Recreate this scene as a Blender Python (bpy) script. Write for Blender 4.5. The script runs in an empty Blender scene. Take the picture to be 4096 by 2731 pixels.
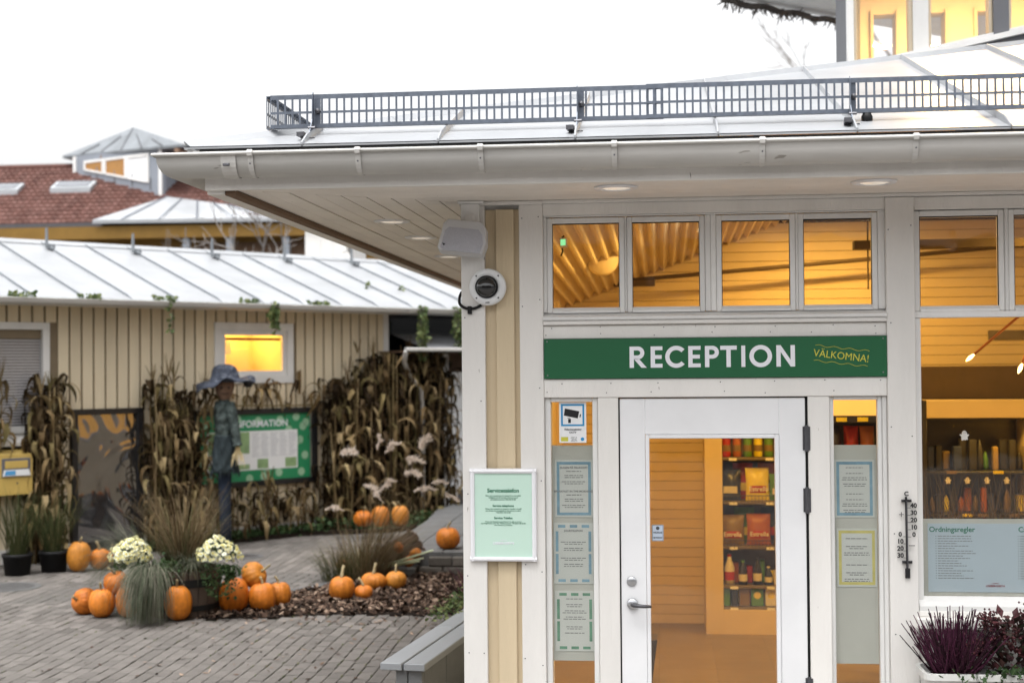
import bpy, math, random
from mathutils import Vector, Matrix, Euler
import numpy as np

# ---------------------------------------------------------------- camera, sky, sun, exposure
scene = bpy.context.scene
R_ = math.radians
def make_camera():
    yaw, pitch, roll = R_(6.0), R_(1.0), R_(0.48)
    fw = Vector((-math.sin(yaw)*math.cos(pitch), math.cos(yaw)*math.cos(pitch), math.sin(pitch)))
    r0 = Vector((math.cos(yaw), math.sin(yaw), 0)); u0 = r0.cross(fw)
    r = r0*math.cos(roll) - u0*math.sin(roll); u = u0*math.cos(roll) + r0*math.sin(roll)
    cd = bpy.data.cameras.new('camera'); co = bpy.data.objects.new('camera', cd)
    m = Matrix((r, u, -fw)).transposed().to_4x4(); m.translation = Vector((0, -7.2, 2.23))
    co.matrix_world = m
    cd.lens = 50; cd.sensor_width = 36; cd.clip_end = 2000; cd.clip_start = .05
    cd.dof.use_dof = True; cd.dof.focus_distance = 7.25; cd.dof.aperture_fstop = 2.2
    scene.collection.objects.link(co); scene.camera = co
make_camera()
world = bpy.data.worlds.new('World'); scene.world = world; world.use_nodes = True
wn = world.node_tree; wn.nodes.clear()
SUN_EL, SUN_AZ = R_(74), R_(205)
sky = wn.nodes.new('ShaderNodeTexSky'); sky.sky_type = 'NISHITA'; sky.sun_disc = False
sky.sun_elevation = SUN_EL; sky.sun_rotation = SUN_AZ; sky.air_density = 1.0; sky.dust_density = 6.0; sky.ozone_density = 1.0
hs = wn.nodes.new('ShaderNodeHueSaturation'); hs.inputs['Saturation'].default_value = 0.05
bg = wn.nodes.new('ShaderNodeBackground'); bg.inputs['Strength'].default_value = 0.15
wo = wn.nodes.new('ShaderNodeOutputWorld')
wn.links.new(sky.outputs[0], hs.inputs['Color']); wn.links.new(hs.outputs[0], bg.inputs[0]); wn.links.new(bg.outputs[0], wo.inputs[0])
sl = bpy.data.lights.new('sun', 'SUN'); sl.energy = 0.5; sl.angle = R_(45); sl.color = (1, .97, .93)
so = bpy.data.objects.new('sun', sl); scene.collection.objects.link(so)
sd = Vector((math.sin(SUN_AZ)*math.cos(SUN_EL), math.cos(SUN_AZ)*math.cos(SUN_EL), math.sin(SUN_EL)))
so.rotation_euler = sd.to_track_quat('Z', 'Y').to_euler()
scene.view_settings.view_transform = 'Standard'; scene.view_settings.look = 'None'
scene.view_settings.exposure = 1.36; scene.view_settings.gamma = 1.0; scene.view_settings.use_curve_mapping = False
scene.cycles.use_denoising = True
scene.cycles.max_bounces = 8; scene.cycles.transparent_max_bounces = 24
scene.cycles.sample_clamp_indirect = 3.0
scene.cycles.caustics_reflective = False; scene.cycles.caustics_refractive = False

# ---------------------------------------------------------------- helpers
col = scene.collection
PI = math.pi
class MB:
    """collects shapes; build() links them as one mesh object"""
    def __init__(s): s.v = []; s.f = []; s.mi = []; s.rnd = []; s.cm = 0; s.cr = None
    def add(s, vs, fs):
        o = len(s.v); s.v += [tuple(v) for v in vs]
        for f in fs:
            s.f.append(tuple(o+i for i in f)); s.mi.append(s.cm); s.rnd.append(s.cr if s.cr is not None else 0.5)
        return s
    def box(s, x0, x1, y0, y1, z0, z1, c=0.0):
        if c <= 0:
            s.add([(x0,y0,z0),(x1,y0,z0),(x1,y1,z0),(x0,y1,z0),(x0,y0,z1),(x1,y0,z1),(x1,y1,z1),(x0,y1,z1)],
                  [(0,3,2,1),(4,5,6,7),(0,1,5,4),(1,2,6,5),(2,3,7,6),(3,0,4,7)])
            return s
        c = min(c, (x1-x0)*.45, (y1-y0)*.45, (z1-z0)*.45)
        vs = []
        for iz, z in ((0,z0),(1,z1)):
            for ix, iy in ((0,0),(1,0),(1,1),(0,1)):
                x = x1 if ix else x0; y = y1 if iy else y0
                dx = -c if ix else c; dy = -c if iy else c; dz = -c if iz else c
                vs += [(x+dx,y+dy,z),(x,y+dy,z+dz),(x+dx,y,z+dz)]   # z-face, x-face, y-face vertex
        I = lambda k, a: 3*k+a
        fs = [(I(0,0),I(3,0),I(2,0),I(1,0)),(I(4,0),I(5,0),I(6,0),I(7,0)),
              (I(0,2),I(1,2),I(5,2),I(4,2)),(I(2,2),I(3,2),I(7,2),I(6,2)),
              (I(1,1),I(2,1),I(6,1),I(5,1)),(I(3,1),I(0,1),I(4,1),I(7,1))]
        for a,b in ((0,1),(2,3)): fs += [(I(a,0),I(b,0),I(b,2),I(a,2)),(I(a+4,0),I(a+4,2),I(b+4,2),I(b+4,0))]
        for a,b in ((1,2),(3,0)): fs += [(I(a,0),I(b,0),I(b,1),I(a,1)),(I(a+4,0),I(a+4,1),I(b+4,1),I(b+4,0))]
        for a in (0,1,2,3): fs.append((I(a,1),I(a,2),I(a+4,2),I(a+4,1)) if a in (0,2) else (I(a,2),I(a,1),I(a+4,1),I(a+4,2)))
        for a in (0,1,2,3): fs.append((I(a,0),I(a,1),I(a,2))); fs.append((I(a+4,0),I(a+4,2),I(a+4,1)))
        s.add(vs, fs); return s
    def prism(s, poly, axis, a0, a1):
        """poly: 2-D outline; axis 'x','y','z' is the extrusion axis"""
        def P(p, a):
            return {'x': (a,p[0],p[1]), 'y': (p[0],a,p[1]), 'z': (p[0],p[1],a)}[axis]
        n = len(poly); vs = [P(p,a0) for p in poly] + [P(p,a1) for p in poly]
        fs = [tuple(range(n)), tuple(range(2*n-1, n-1, -1))] + [(i,(i+1)%n,n+(i+1)%n,n+i) for i in range(n)]
        s.add(vs, fs); return s
    def quad(s, *p):
        s.add(p, [tuple(range(len(p)))]); return s
    def tube(s, pts, rad, n=8, cap=True):
        pts = [Vector(p) for p in pts]; m = len(pts)
        if not hasattr(rad, '__len__'): rad = [rad]*m
        up = None; vs = []; fs = []
        for i, p in enumerate(pts):
            t = (pts[min(i+1,m-1)] - pts[max(i-1,0)]).normalized()
            if up is None:
                up = Vector((0,0,1)) if abs(t.z) < .9 else Vector((1,0,0))
            a = t.cross(up)
            if a.length < 1e-5: a = t.cross(Vector((0,1,0)))
            a.normalize(); b = a.cross(t); up = b
            for k in range(n):
                th = 2*PI*k/n; vs.append(p + (a*math.cos(th) + b*math.sin(th))*rad[i])
        for i in range(m-1):
            for k in range(n):
                fs.append((i*n+k, i*n+(k+1)%n, (i+1)*n+(k+1)%n, (i+1)*n+k))
        if cap: fs.append(tuple(range(n-1,-1,-1))); fs.append(tuple((m-1)*n+k for k in range(n)))
        s.add(vs, fs); return s
    def cyl(s, p0, p1, r0, r1=None, n=16): return s.tube([p0,p1], [r0, r0 if r1 is None else r1], n)
    def lathe(s, prof, n=24, c=(0,0,0), axis='z', mod=None):
        """prof: (r, h) list from bottom to top"""
        vs = []; fs = []; m = len(prof)
        for (r, h) in prof:
            for k in range(n):
                th = 2*PI*k/n; rr, hh = (r, h) if mod is None else mod(r, h, th)
                a, b = rr*math.cos(th), rr*math.sin(th)
                vs.append({'z': (c[0]+a,c[1]+b,c[2]+hh), 'y': (c[0]+a,c[1]+hh,c[2]+b), 'x': (c[0]+hh,c[1]+a,c[2]+b)}[axis])
        for i in range(m-1):
            for k in range(n): fs.append((i*n+k, i*n+(k+1)%n, (i+1)*n+(k+1)%n, (i+1)*n+k))
        if prof[0][0] > 1e-4: fs.append(tuple(range(n-1,-1,-1)))
        if prof[-1][0] > 1e-4: fs.append(tuple((m-1)*n+k for k in range(n)))
        s.add(vs, fs); return s
    def mesh(s, name, mats, smooth=False):
        me = bpy.data.meshes.new(name); me.from_pydata(s.v, [], s.f)
        for m in (mats if isinstance(mats, (list, tuple)) else [mats]): me.materials.append(m)
        me.polygons.foreach_set('material_index', s.mi)
        if smooth: me.polygons.foreach_set('use_smooth', [True]*len(s.f))
        if s.cr is not None:
            at = me.attributes.new('rnd', 'FLOAT', 'FACE'); at.data.foreach_set('value', s.rnd)
        me.update(); return me
    def build(s, name, mats, parent=None, smooth=False, fixn=False):
        me = s.mesh(name, mats, smooth)
        return place(name, me, parent)
def recalc(me):
    import bmesh
    bm = bmesh.new(); bm.from_mesh(me); bmesh.ops.recalc_face_normals(bm, faces=bm.faces); bm.to_mesh(me); bm.free()
def place(name, me, parent=None, loc=None, rot=None, scale=None):
    o = bpy.data.objects.new(name, me); col.objects.link(o)
    if parent is not None: o.parent = parent
    if loc is not None: o.location = loc
    if rot is not None: o.rotation_euler = rot
    if scale is not None: o.scale = scale
    return o
def tag(o, label=None, cat=None, group=None, kind=None):
    if label: o['label'] = label
    if cat: o['category'] = cat
    if group: o['group'] = group
    if kind: o['kind'] = kind
    return o
def root(name, loc=(0,0,0), rz=0.0, label=None, cat=None, group=None):
    o = bpy.data.objects.new(name, None); col.objects.link(o); o.empty_display_size = .1
    o.location = loc; o.rotation_euler = (0,0,rz); return tag(o, label, cat, group)
def bx(name, m, parent, x0, x1, y0, y1, z0, z1, c=.002): return MB().box(x0,x1,y0,y1,z0,z1,c).build(name, m, parent)

# ---------------------------------------------------------------- materials
MATS = {}
def mat(name, c, rough=.6, var=.08, vs=6.0, bump=0.0, bs=80.0, metal=0.0, ornd=0.0, ramp=None, attr=False, spec=.5, stretch=None, spots=None, emit=None, coat=0, trans=0):
    m = bpy.data.materials.new(name); m.use_nodes = True; nt = m.node_tree; N = nt.nodes; L = nt.links
    p = N['Principled BSDF']; p.inputs['Roughness'].default_value = rough; p.inputs['Metallic'].default_value = metal
    p.inputs['Specular IOR Level'].default_value = spec
    if coat: p.inputs['Coat Weight'].default_value = coat
    tc = N.new('ShaderNodeTexCoord'); co = tc.outputs['Object']
    if stretch:
        mp = N.new('ShaderNodeMapping'); mp.inputs['Scale'].default_value = stretch; L.new(co, mp.inputs[0]); co = mp.outputs[0]
    def noise(sc, det=5.0):
        n = N.new('ShaderNodeTexNoise'); n.inputs['Scale'].default_value = sc; n.inputs['Detail'].default_value = det; n.inputs['Roughness'].default_value = .62
        L.new(co, n.inputs['Vector']); return n.outputs['Fac']
    if ramp:
        cr = N.new('ShaderNodeValToRGB'); cr.color_ramp.interpolation = 'LINEAR'
        while len(cr.color_ramp.elements) < len(ramp): cr.color_ramp.elements.new(.5)
        for i, (e, cc) in enumerate(zip(cr.color_ramp.elements, ramp)):
            e.position = i/(len(ramp)-1); e.color = (*cc, 1)
        if attr:
            a = N.new('ShaderNodeAttribute'); a.attribute_name = 'rnd'; L.new(a.outputs['Fac'], cr.inputs[0])
        else:
            oi = N.new('ShaderNodeObjectInfo'); L.new(oi.outputs['Random'], cr.inputs[0])
        base = cr.outputs[0]
    else:
        rgb = N.new('ShaderNodeRGB'); rgb.outputs[0].default_value = (*c, 1); base = rgb.outputs[0]
    def scale(vec, val, lo, hi, f0=.25, f1=.75):
        mr = N.new('ShaderNodeMapRange'); mr.inputs['From Min'].default_value = f0; mr.inputs['From Max'].default_value = f1
        mr.inputs['To Min'].default_value = lo; mr.inputs['To Max'].default_value = hi; L.new(val, mr.inputs['Value'])
        vm = N.new('ShaderNodeVectorMath'); vm.operation = 'SCALE'; L.new(vec, vm.inputs[0]); L.new(mr.outputs[0], vm.inputs['Scale']); return vm.outputs[0]
    if var: base = scale(base, noise(vs), 1-var, 1+var)
    if ornd:
        oi = N.new('ShaderNodeObjectInfo'); base = scale(base, oi.outputs['Random'], 1-ornd, 1+ornd, 0, 1)
    if spots:      # (scale, threshold, colour)
        sp = noise(spots[0], 2.0); mr = N.new('ShaderNodeMapRange'); mr.inputs['From Min'].default_value = spots[1]; mr.inputs['From Max'].default_value = spots[1]+.03
        L.new(sp, mr.inputs['Value']); mx = N.new('ShaderNodeMix'); mx.data_type = 'RGBA'; L.new(mr.outputs[0], mx.inputs[0])
        L.new(base, mx.inputs[6]); mx.inputs[7].default_value = (*spots[2], 1); base = mx.outputs[2]
    L.new(base, p.inputs['Base Color'])
    if emit: p.inputs['Emission Color'].default_value = (*emit[0], 1); p.inputs['Emission Strength'].default_value = emit[1]
    if bump:
        b = N.new('ShaderNodeBump'); b.inputs['Strength'].default_value = bump; b.inputs['Distance'].default_value = .01
        L.new(noise(bs, 4.0), b.inputs['Height']); L.new(b.outputs[0], p.inputs['Normal'])
    if trans:
        tr = N.new('ShaderNodeBsdfTranslucent'); L.new(base, tr.inputs[0]); ms = N.new('ShaderNodeMixShader'); ms.inputs[0].default_value = trans
        L.new(p.outputs[0], ms.inputs[1]); L.new(tr.outputs[0], ms.inputs[2]); L.new(ms.outputs[0], N['Material Output'].inputs[0])
    MATS[name] = m; return m
def glass_mat(name, tint=(1,1,1), wav=0.0, ior=1.5):
    m = bpy.data.materials.new(name); m.use_nodes = True; nt = m.node_tree; N = nt.nodes; L = nt.links; N.remove(N['Principled BSDF'])
    t = N.new('ShaderNodeBsdfTransparent'); t.inputs[0].default_value = (*tint,1); g = N.new('ShaderNodeBsdfGlossy'); g.inputs['Roughness'].default_value = .01
    fr = N.new('ShaderNodeFresnel'); ge = N.new('ShaderNodeNewGeometry'); mi = N.new('ShaderNodeMapRange'); mi.inputs['To Min'].default_value = ior; mi.inputs['To Max'].default_value = 1/ior; L.new(ge.outputs['Backfacing'], mi.inputs['Value']); L.new(mi.outputs[0], fr.inputs[0]); mx = N.new('ShaderNodeMixShader')
    if wav:
        tc = N.new('ShaderNodeTexCoord'); n = N.new('ShaderNodeTexNoise'); n.inputs['Scale'].default_value = 3; L.new(tc.outputs['Object'], n.inputs['Vector'])
        b = N.new('ShaderNodeBump'); b.inputs['Strength'].default_value = wav; b.inputs['Distance'].default_value = .02; L.new(n.outputs['Fac'], b.inputs['Height']); L.new(b.outputs[0], g.inputs['Normal'])
    L.new(fr.outputs[0], mx.inputs[0]); L.new(t.outputs[0], mx.inputs[1]); L.new(g.outputs[0], mx.inputs[2]); L.new(mx.outputs[0], N['Material Output'].inputs[0])
    return m
W = mat('white_paint', (.75,.73,.70), .55, .11, 2.2, .3, 70, ornd=.04, spots=(34,.735,(.26,.23,.2)), stretch=(1,1,.22))
W2 = mat('white_frame_paint', (.74,.735,.72), .45, .09, 4, .12, 90, ornd=.05, stretch=(1,1,.35))
WD = mat('door_paint', (.79,.795,.81), .38, .05, 3, .06, 160)
SOF = mat('soffit_paint', (.79,.74,.685), .6, .08, 3, .1, 70, ornd=.04, spots=(30,.75,(.3,.27,.25)))
BEIGE = mat('beige_paint', (.60,.49,.33), .6, .08, 4, .35, 60, ornd=.04, stretch=(1,1,.12))
BEIGE2 = mat('beige_paint_far', (.72,.62,.45), .6, .1, 3, .3, 60, ornd=.05, stretch=(1,1,.15), spec=0.25)
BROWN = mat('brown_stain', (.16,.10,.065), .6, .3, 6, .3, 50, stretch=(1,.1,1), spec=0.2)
GUT = mat('gutter_paint', (.53,.515,.49), .4, .16, 3, .06, 60, spots=(22,.70,(.3,.28,.25)), stretch=(.3,1,1))
ROOFM = mat('pale_roof_metal', (.34,.35,.365), .38, .16, 1.6, .05, 30, metal=.25, ornd=.03)
SEAM = mat('roof_seam_grey', (.17,.185,.20), .5, .15, 4)
ROOFD = mat('dark_roof_gap', (.03,.03,.032), .6, .2, 8)
GALV = mat('galvanised_steel', (.12,.138,.172), .45, .25, 30, .1, 150, metal=.45)
BLACK = mat('black_paint', (.012,.012,.014), .35, .2, 10)
BLACKP = mat('black_plastic', (.012,.012,.013), .55, .2, 10, spec=.2)
GREEN = mat('sign_green', (.007,.105,.038), .4, .04, 3)
GREEN2 = mat('board_green', (.02,.24,.10), .45, .05, 3)
SIGNW = mat('sign_white', (.80,.81,.86), .5, .02)
SIGNY = mat('sign_yellow', (.55,.52,.06), .5, .02)
PALEG = mat('pale_green_print', (.54,.73,.63), .4, .02, 3)
PRINTG = mat('print_green', (.02,.16,.09), .6, .02)
GREYT = mat('print_grey', (.20,.21,.20), .7, .03)
DARKT = mat('print_dark', (.05,.055,.06), .7, .03)
PLAST = mat('white_plastic', (.80,.80,.83), .3, .02)
SPKM = mat('speaker_grey', (.55,.55,.56), .5, .05, 10)
SPKG = mat('speaker_grille', (.42,.42,.46), .6, .18, 200, .3, 260)
CAMW = mat('camera_white', (.74,.75,.76), .35, .02)
STEEL = mat('brushed_steel', (.55,.56,.58), .3, .1, 20, metal=1)
DSTEEL = mat('dark_steel', (.10,.10,.11), .4, .2, 20, metal=.6)
FILM = mat('grey_film', (.44,.45,.39), .6, .06, 4)
PAPERW = mat('notice_paper', (.52,.55,.50), .6, .03)
PAPERB = mat('notice_blue', (.17,.31,.38), .6, .25, 18)
PAPERG = mat('notice_green', (.09,.25,.15), .6, .25, 18)
PAPERY = mat('notice_yellow', (.54,.49,.14), .6, .15, 18)
WPAPER = mat('white_paper', (.78,.79,.80), .5, .02)
BLUEP = mat('blue_print', (.02,.25,.52), .5, .02)
RULES = mat('rules_sheet', (.40,.49,.53), .5, .05, 3)
GLASS = glass_mat('window_glass', ior=1.62, wav=.12); GLASSD = glass_mat('dome_glass', (.12,.12,.13), ior=1.6)
# interior
IWALL = mat('cream_panelling', (.66,.54,.36), .55, .05, 4, .1, 60, ornd=.04)
ICEIL = mat('cream_ceiling', (.68,.58,.42), .6, .05, 4)
IFLOOR = mat('floor_tile', (.22,.165,.105), .4, .12, 3, .05, 60, ornd=.06)
IBEAM = mat('dark_beam', (.07,.045,.025), .6, .2, 5)
ISHELF = mat('shelf_grey', (.16,.13,.10), .5, .2, 10)
# courtyard
PAVE = mat('paver_concrete', (.120,.109,.100), .85, .14, 9, .5, 120, ornd=.13, spec=0.25)
PAVES = mat('paver_concrete_far', (.26,.25,.245), .85, .14, 9, .4, 120, ramp=[(.085,.077,.07),(.120,.109,.100),(.15,.136,.125)], attr=True, spots=(1.1,.57,(.10,.092,.085)), spec=0.25)
JOINT = mat('joint_moss', (.038,.038,.028), .95, .45, 3.5, .6, 40, spots=(2.2,.56,(.03,.045,.014)), spec=0.1)
STONE = mat('edge_stone', (.10,.10,.10), .85, .2, 5, .5, 40, spec=0.2)
SOIL = mat('dark_soil', (.018,.013,.010), .95, .4, 20, .8, 60, spec=0.1)
CHIP = mat('bark_chips', (.1,.07,.05), .85, .15, 20, ramp=[(.02,.013,.009),(.06,.036,.026),(.12,.078,.055),(.30,.22,.165)], attr=True, spec=0.15)
PUMP = mat('pumpkin_skin', (.44,.125,.008), .52, .34, 3.2, .35, 26, ornd=.12, ramp=[(.36,.08,.006),(.45,.135,.009),(.42,.165,.02),(.40,.10,.006),(.47,.15,.012)], spots=(26,.70,(.28,.11,.03)), spec=0.35)
PSTEM = mat('pumpkin_stem', (.24,.19,.10), .8, .3, 20, .4, 60)
CORN = mat('dry_corn_leaf', (.2,.14,.07), .75, .25, 8, .3, 40, ramp=[(.035,.022,.011),(.14,.092,.044),(.23,.16,.078),(.14,.115,.046),(.40,.30,.16),(.08,.052,.026)], trans=.2, spec=0.15)
CORNA = mat('dry_corn_leaf_shaded', (.2,.14,.07), .75, .25, 8, .3, 40, ramp=[(.012,.008,.005),(.04,.026,.014),(.085,.057,.03),(.05,.04,.018),(.13,.09,.048)], attr=True, trans=.2, spec=0.1)  # darker copy of the leaf colours, shade between stalks put into them
GRASSB = mat('brown_grass', (.2,.15,.07), .8, .1, 5, ramp=[(.06,.04,.02),(.13,.09,.048),(.20,.15,.09),(.07,.075,.03)], attr=True, trans=.25, spec=0.12)
GRASSG = mat('grey_green_grass', (.14,.18,.1), .8, .1, 5, ramp=[(.035,.045,.025),(.08,.095,.06),(.13,.135,.095),(.26,.24,.19)], attr=True, trans=.25, spec=0.15)
GRASSD = mat('green_grass', (.1,.14,.05), .8, .1, 5, ramp=[(.025,.035,.013),(.055,.068,.026),(.10,.09,.042)], attr=True, trans=.25, spec=0.12)
PLUME = mat('grass_plume', (.55,.44,.37), .9, .1, 5, ramp=[(.46,.38,.31),(.64,.55,.47),(.80,.72,.64)], attr=True, trans=.35)
LEAFG = mat('green_leaves', (.05,.09,.03), .6, .1, 5, ramp=[(.025,.05,.018),(.05,.095,.035),(.085,.13,.05)], attr=True, trans=.2, spec=0.2)
IVY = mat('ivy_leaves', (.1,.15,.05), .55, .1, 5, ramp=[(.05,.085,.03),(.11,.15,.055),(.22,.25,.10)], attr=True, trans=.25, spec=0.2)
HEATH = mat('heather', (.06,.02,.04), .8, .1, 5, ramp=[(.018,.010,.011),(.055,.014,.032),(.12,.032,.072),(.04,.034,.018)], attr=True, spec=0.15)
SKIM = mat('skimmia', (.05,.02,.02), .6, .1, 5, ramp=[(.02,.03,.018),(.045,.018,.02),(.09,.025,.03),(.035,.05,.025)], attr=True, spec=0.2)
MUM = mat('mum_petals', (.80,.80,.50), .6, .05, 5, ramp=[(.64,.62,.36),(.72,.73,.56),(.76,.78,.68)])
MUMC = mat('mum_heart', (.62,.52,.10), .7, .1, 8)
STAVE = mat('barrel_stave', (.085,.062,.048), .75, .25, 8, .5, 40, ornd=.2, stretch=(1,1,.15), spec=0.2)
HOOP = mat('barrel_hoop', (.012,.012,.012), .6, .3, 10, spec=0.2)
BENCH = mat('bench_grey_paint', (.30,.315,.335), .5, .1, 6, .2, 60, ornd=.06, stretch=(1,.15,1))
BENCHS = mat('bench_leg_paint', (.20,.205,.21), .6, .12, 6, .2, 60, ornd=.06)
TILE = mat('red_roof_tile', (.32,.13,.09), .75, .15, 5, .2, 40, ramp=[(.075,.034,.027),(.11,.050,.040),(.145,.074,.062),(.088,.042,.034)], attr=True, spec=0.2)
TILEO = mat('red_roof_tile_single', (.32,.13,.09), .75, .15, 5, .2, 40, ramp=[(.075,.034,.027),(.11,.050,.040),(.145,.074,.062),(.088,.042,.034)], spec=0.2)
OCHRE = mat('ochre_paint', (.22,.125,.03), .6, .15, 3, spec=0.2)
BLUEG = mat('blue_grey_cladding', (.24,.265,.305), .6, .06, 3, ornd=.03)
TOWG = mat('tower_grey_paint', (.13,.135,.15), .6, .08, 4, .1, 60)
MAILY = mat('yellow_mailbox', (.54,.38,.11), .35, .05, 5)
TWIGP = mat('sky_washed_twig', (.5,.48,.46), .9, .2, 8)  # lightened twig colour, with the washed-out sky glare put into it
BARK = mat('bark', (.12,.105,.095), .9, .3, 8, .5, 30)
TWIG = mat('twig', (.20,.18,.165), .9, .2, 8)
HATM = mat('scarecrow_hat', (.04,.046,.062), .9, .6, 14, .6, 40, spots=(17,.56,(.09,.10,.125)), spec=0.1)  # blotchy felt; the paler spots are highlights put into the colour
SHIRT = mat('scarecrow_shirt', (.055,.07,.067), .85, .8, 11, .5, 30, spots=(15,.57,(.10,.125,.12)), spec=0.1)  # paler spots stand in for highlights on the cloth folds
SKIRT = mat('scarecrow_skirt', (.032,.042,.046), .9, .4, 7, .5, 30, spec=0.1)
JEANS = mat('scarecrow_jeans', (.020,.027,.042), .9, .5, 9, .4, 50, spec=0.1)
SACK = mat('scarecrow_sack', (.24,.155,.11), .9, .2, 10, .4, 60, spec=0.15)
STRAW = mat('straw', (.6,.5,.28), .8, .1, 10, ramp=[(.42,.33,.17),(.66,.55,.32)], attr=True)
MIRR = mat('wavy_acrylic', (.22,.215,.22), .05, .15, 2.2, metal=.9)
def add_wave(m, strength, dist, sc):
    N = m.node_tree.nodes; L = m.node_tree.links; tc = N.new('ShaderNodeTexCoord'); n = N.new('ShaderNodeTexNoise'); n.inputs['Scale'].default_value = sc; n.inputs['Detail'].default_value = 1.0; n.inputs['Distortion'].default_value = 1.4
    b = N.new('ShaderNodeBump'); b.inputs['Strength'].default_value = strength; b.inputs['Distance'].default_value = dist
    L.new(tc.outputs['Object'], n.inputs['Vector']); L.new(n.outputs['Fac'], b.inputs['Height']); L.new(b.outputs[0], N['Principled BSDF'].inputs['Normal'])
add_wave(MIRR, .8, .06, 1.1)
BULB = mat('lit_bulb', (1,.9,.7), .4, 0, emit=((1,.62,.2), 3.2))
TUBE = mat('lit_tube', (1,.9,.7), .4, 0, emit=((1,.85,.55), 3))
LITWIN = mat('lit_window', (.6,.35,.12), .4, .05, emit=((1,.50,.10), .38))
COPPER = mat('copper_rod', (.55,.22,.08), .35, .1, metal=.9)
GHOST = mat('ghost_white', (.75,.73,.68), .6, .02)
EXITG = mat('exit_green', (.05,.5,.15), .4, 0, emit=((.35,1,.45), .35))
WARM = (1.0, .55, .10)

# ---------------------------------------------------------------- lettering
def lettering(body, size, x, y, z, m, parent, align='CENTER', bold=0.0, name='lettering', tilt=0.0, sx=1.0, spacing=1.0):
    cu = bpy.data.curves.new('lettering', 'FONT'); cu.body = body; cu.size = size; cu.align_x = align; cu.align_y = 'CENTER'
    cu.extrude = .0006; cu.offset = bold; cu.resolution_u = 3; cu.space_character = spacing
    t = bpy.data.objects.new('tmp', cu); me = bpy.data.meshes.new_from_object(t); bpy.data.objects.remove(t)
    me.materials.clear(); me.materials.append(m)
    return place(name, me, parent, (x,y,z), (PI/2, tilt, 0), (sx,1,1))
def text_lines(parent, x0, x1, zs, y, h, m, seed=0, center=True, name='small_print'):
    rg = random.Random(seed); b = MB()
    for z in zs:
        w = (x1-x0)*rg.uniform(.55, 1.0); xs = (x0+x1-w)/2 if center else x0; xe = xs+w; x = xs
        while x < xe:
            ww = min(rg.uniform(.008,.026), xe-x); b.box(x, x+ww, y-.0006, y+.0006, z-h/2, z+h/2); x += ww+.004
    return b.build(name, m, parent)
# ================================================================ ground sheet
tag(MB().quad((-300,-300,-.06),(300,-300,-.06),(300,300,-.06),(-300,300,-.06)).build('ground', STONE), kind='structure')

tag(MB().box(-1.05,14,-7,.03,-.05,-.001).box(-14,-1.05,-7,-1.55,-.05,-.001).build('forecourt', mat('forecourt_bounce_tone',(.17,.16,.15),.85,.15,3)), kind='structure')  # unseen ground, toned paler than the pavers to bounce light upward
# ================================================================ reception building
B = root('reception_building', (0,0,0), 0, 'white and beige timber reception building with wide eaves and pale metal roof', 'building')
# walls behind the trim
wl = MB()
wl.box(-1.0,-.565,.03,.16,0,3.3); wl.box(-.565,1.12,.06,.16,2.995,3.3); wl.box(-.565,1.12,.065,.16,2.075,2.49)
wl.box(-.345,-.222,.05,.16,0,2.08); wl.box(.722,.84,.05,.16,0,2.08); wl.box(1.085,1.27,.03,.16,0,3.3)
wl.box(1.27,3.4,.03,.16,0,1.03); wl.box(1.27,3.4,.06,.16,2.96,3.3); wl.box(2.62,3.4,.03,.16,0,3.3)
wl.box(3.4,9,.03,.16,0,3.3)
wl.build('wall', W, B)
sw = MB().box(-1.0,-.88,.16,11.6,0,3.2).build('side_wall', BEIGE2, B)
for i in range(30):
    y = .16+i*.38
    if not (7.6 < y < 9.1): bx('batten', BEIGE2, sw, -1.03,-1.0,y,y+.06,0,3.07)
MB().box(-1.012,-1.0,7.9,9.0,1.2,2.3).build('side_window_glow', LITWIN, sw)
for a in ((7.8,7.9,1.1,2.4),(9.0,9.1,1.1,2.4),(7.9,9.0,1.1,1.2),(7.9,9.0,2.3,2.4)): bx('window_frame', W2, sw, -1.04,-1.0,a[0],a[1],a[2],a[3])
def board(x0,x1,y0,y1,z0,z1,m=W,name='trim_board',c=.003): return bx(name, m, B, x0,x1,y0,y1,z0,z1,c)
board(-1.012,-.891,-.022,.03,0,3.05)
bx('beige_panel', BEIGE, B, -.891,-.715,.012,.03,0,3.03)
bx('batten', BEIGE, B, -.837,-.742,-.008,.012,0,3.03,.004)
board(-.715,-.594,-.02,.03,0,3.05)
board(-1.02,-.594,-.034,-.0,3.05,3.068)
board(-.594,1.107,-.012,.06,2.993,3.052); board(-.594,2.6,-.034,-.004,3.0525,3.069)
board(-.594,1.107,-.032,.02,2.436,2.456); board(-.594,1.107,-.012,.065,2.366,2.434)
board(-.594,1.107,-.016,.065,2.069,2.164)
MB().prism([(.03,2.499),(-.038,2.476),(-.038,2.462),(-.028,2.462),(-.028,2.4575),(.03,2.4575)],'x',-.594,1.107).build('window_sill', W2, B)
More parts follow.
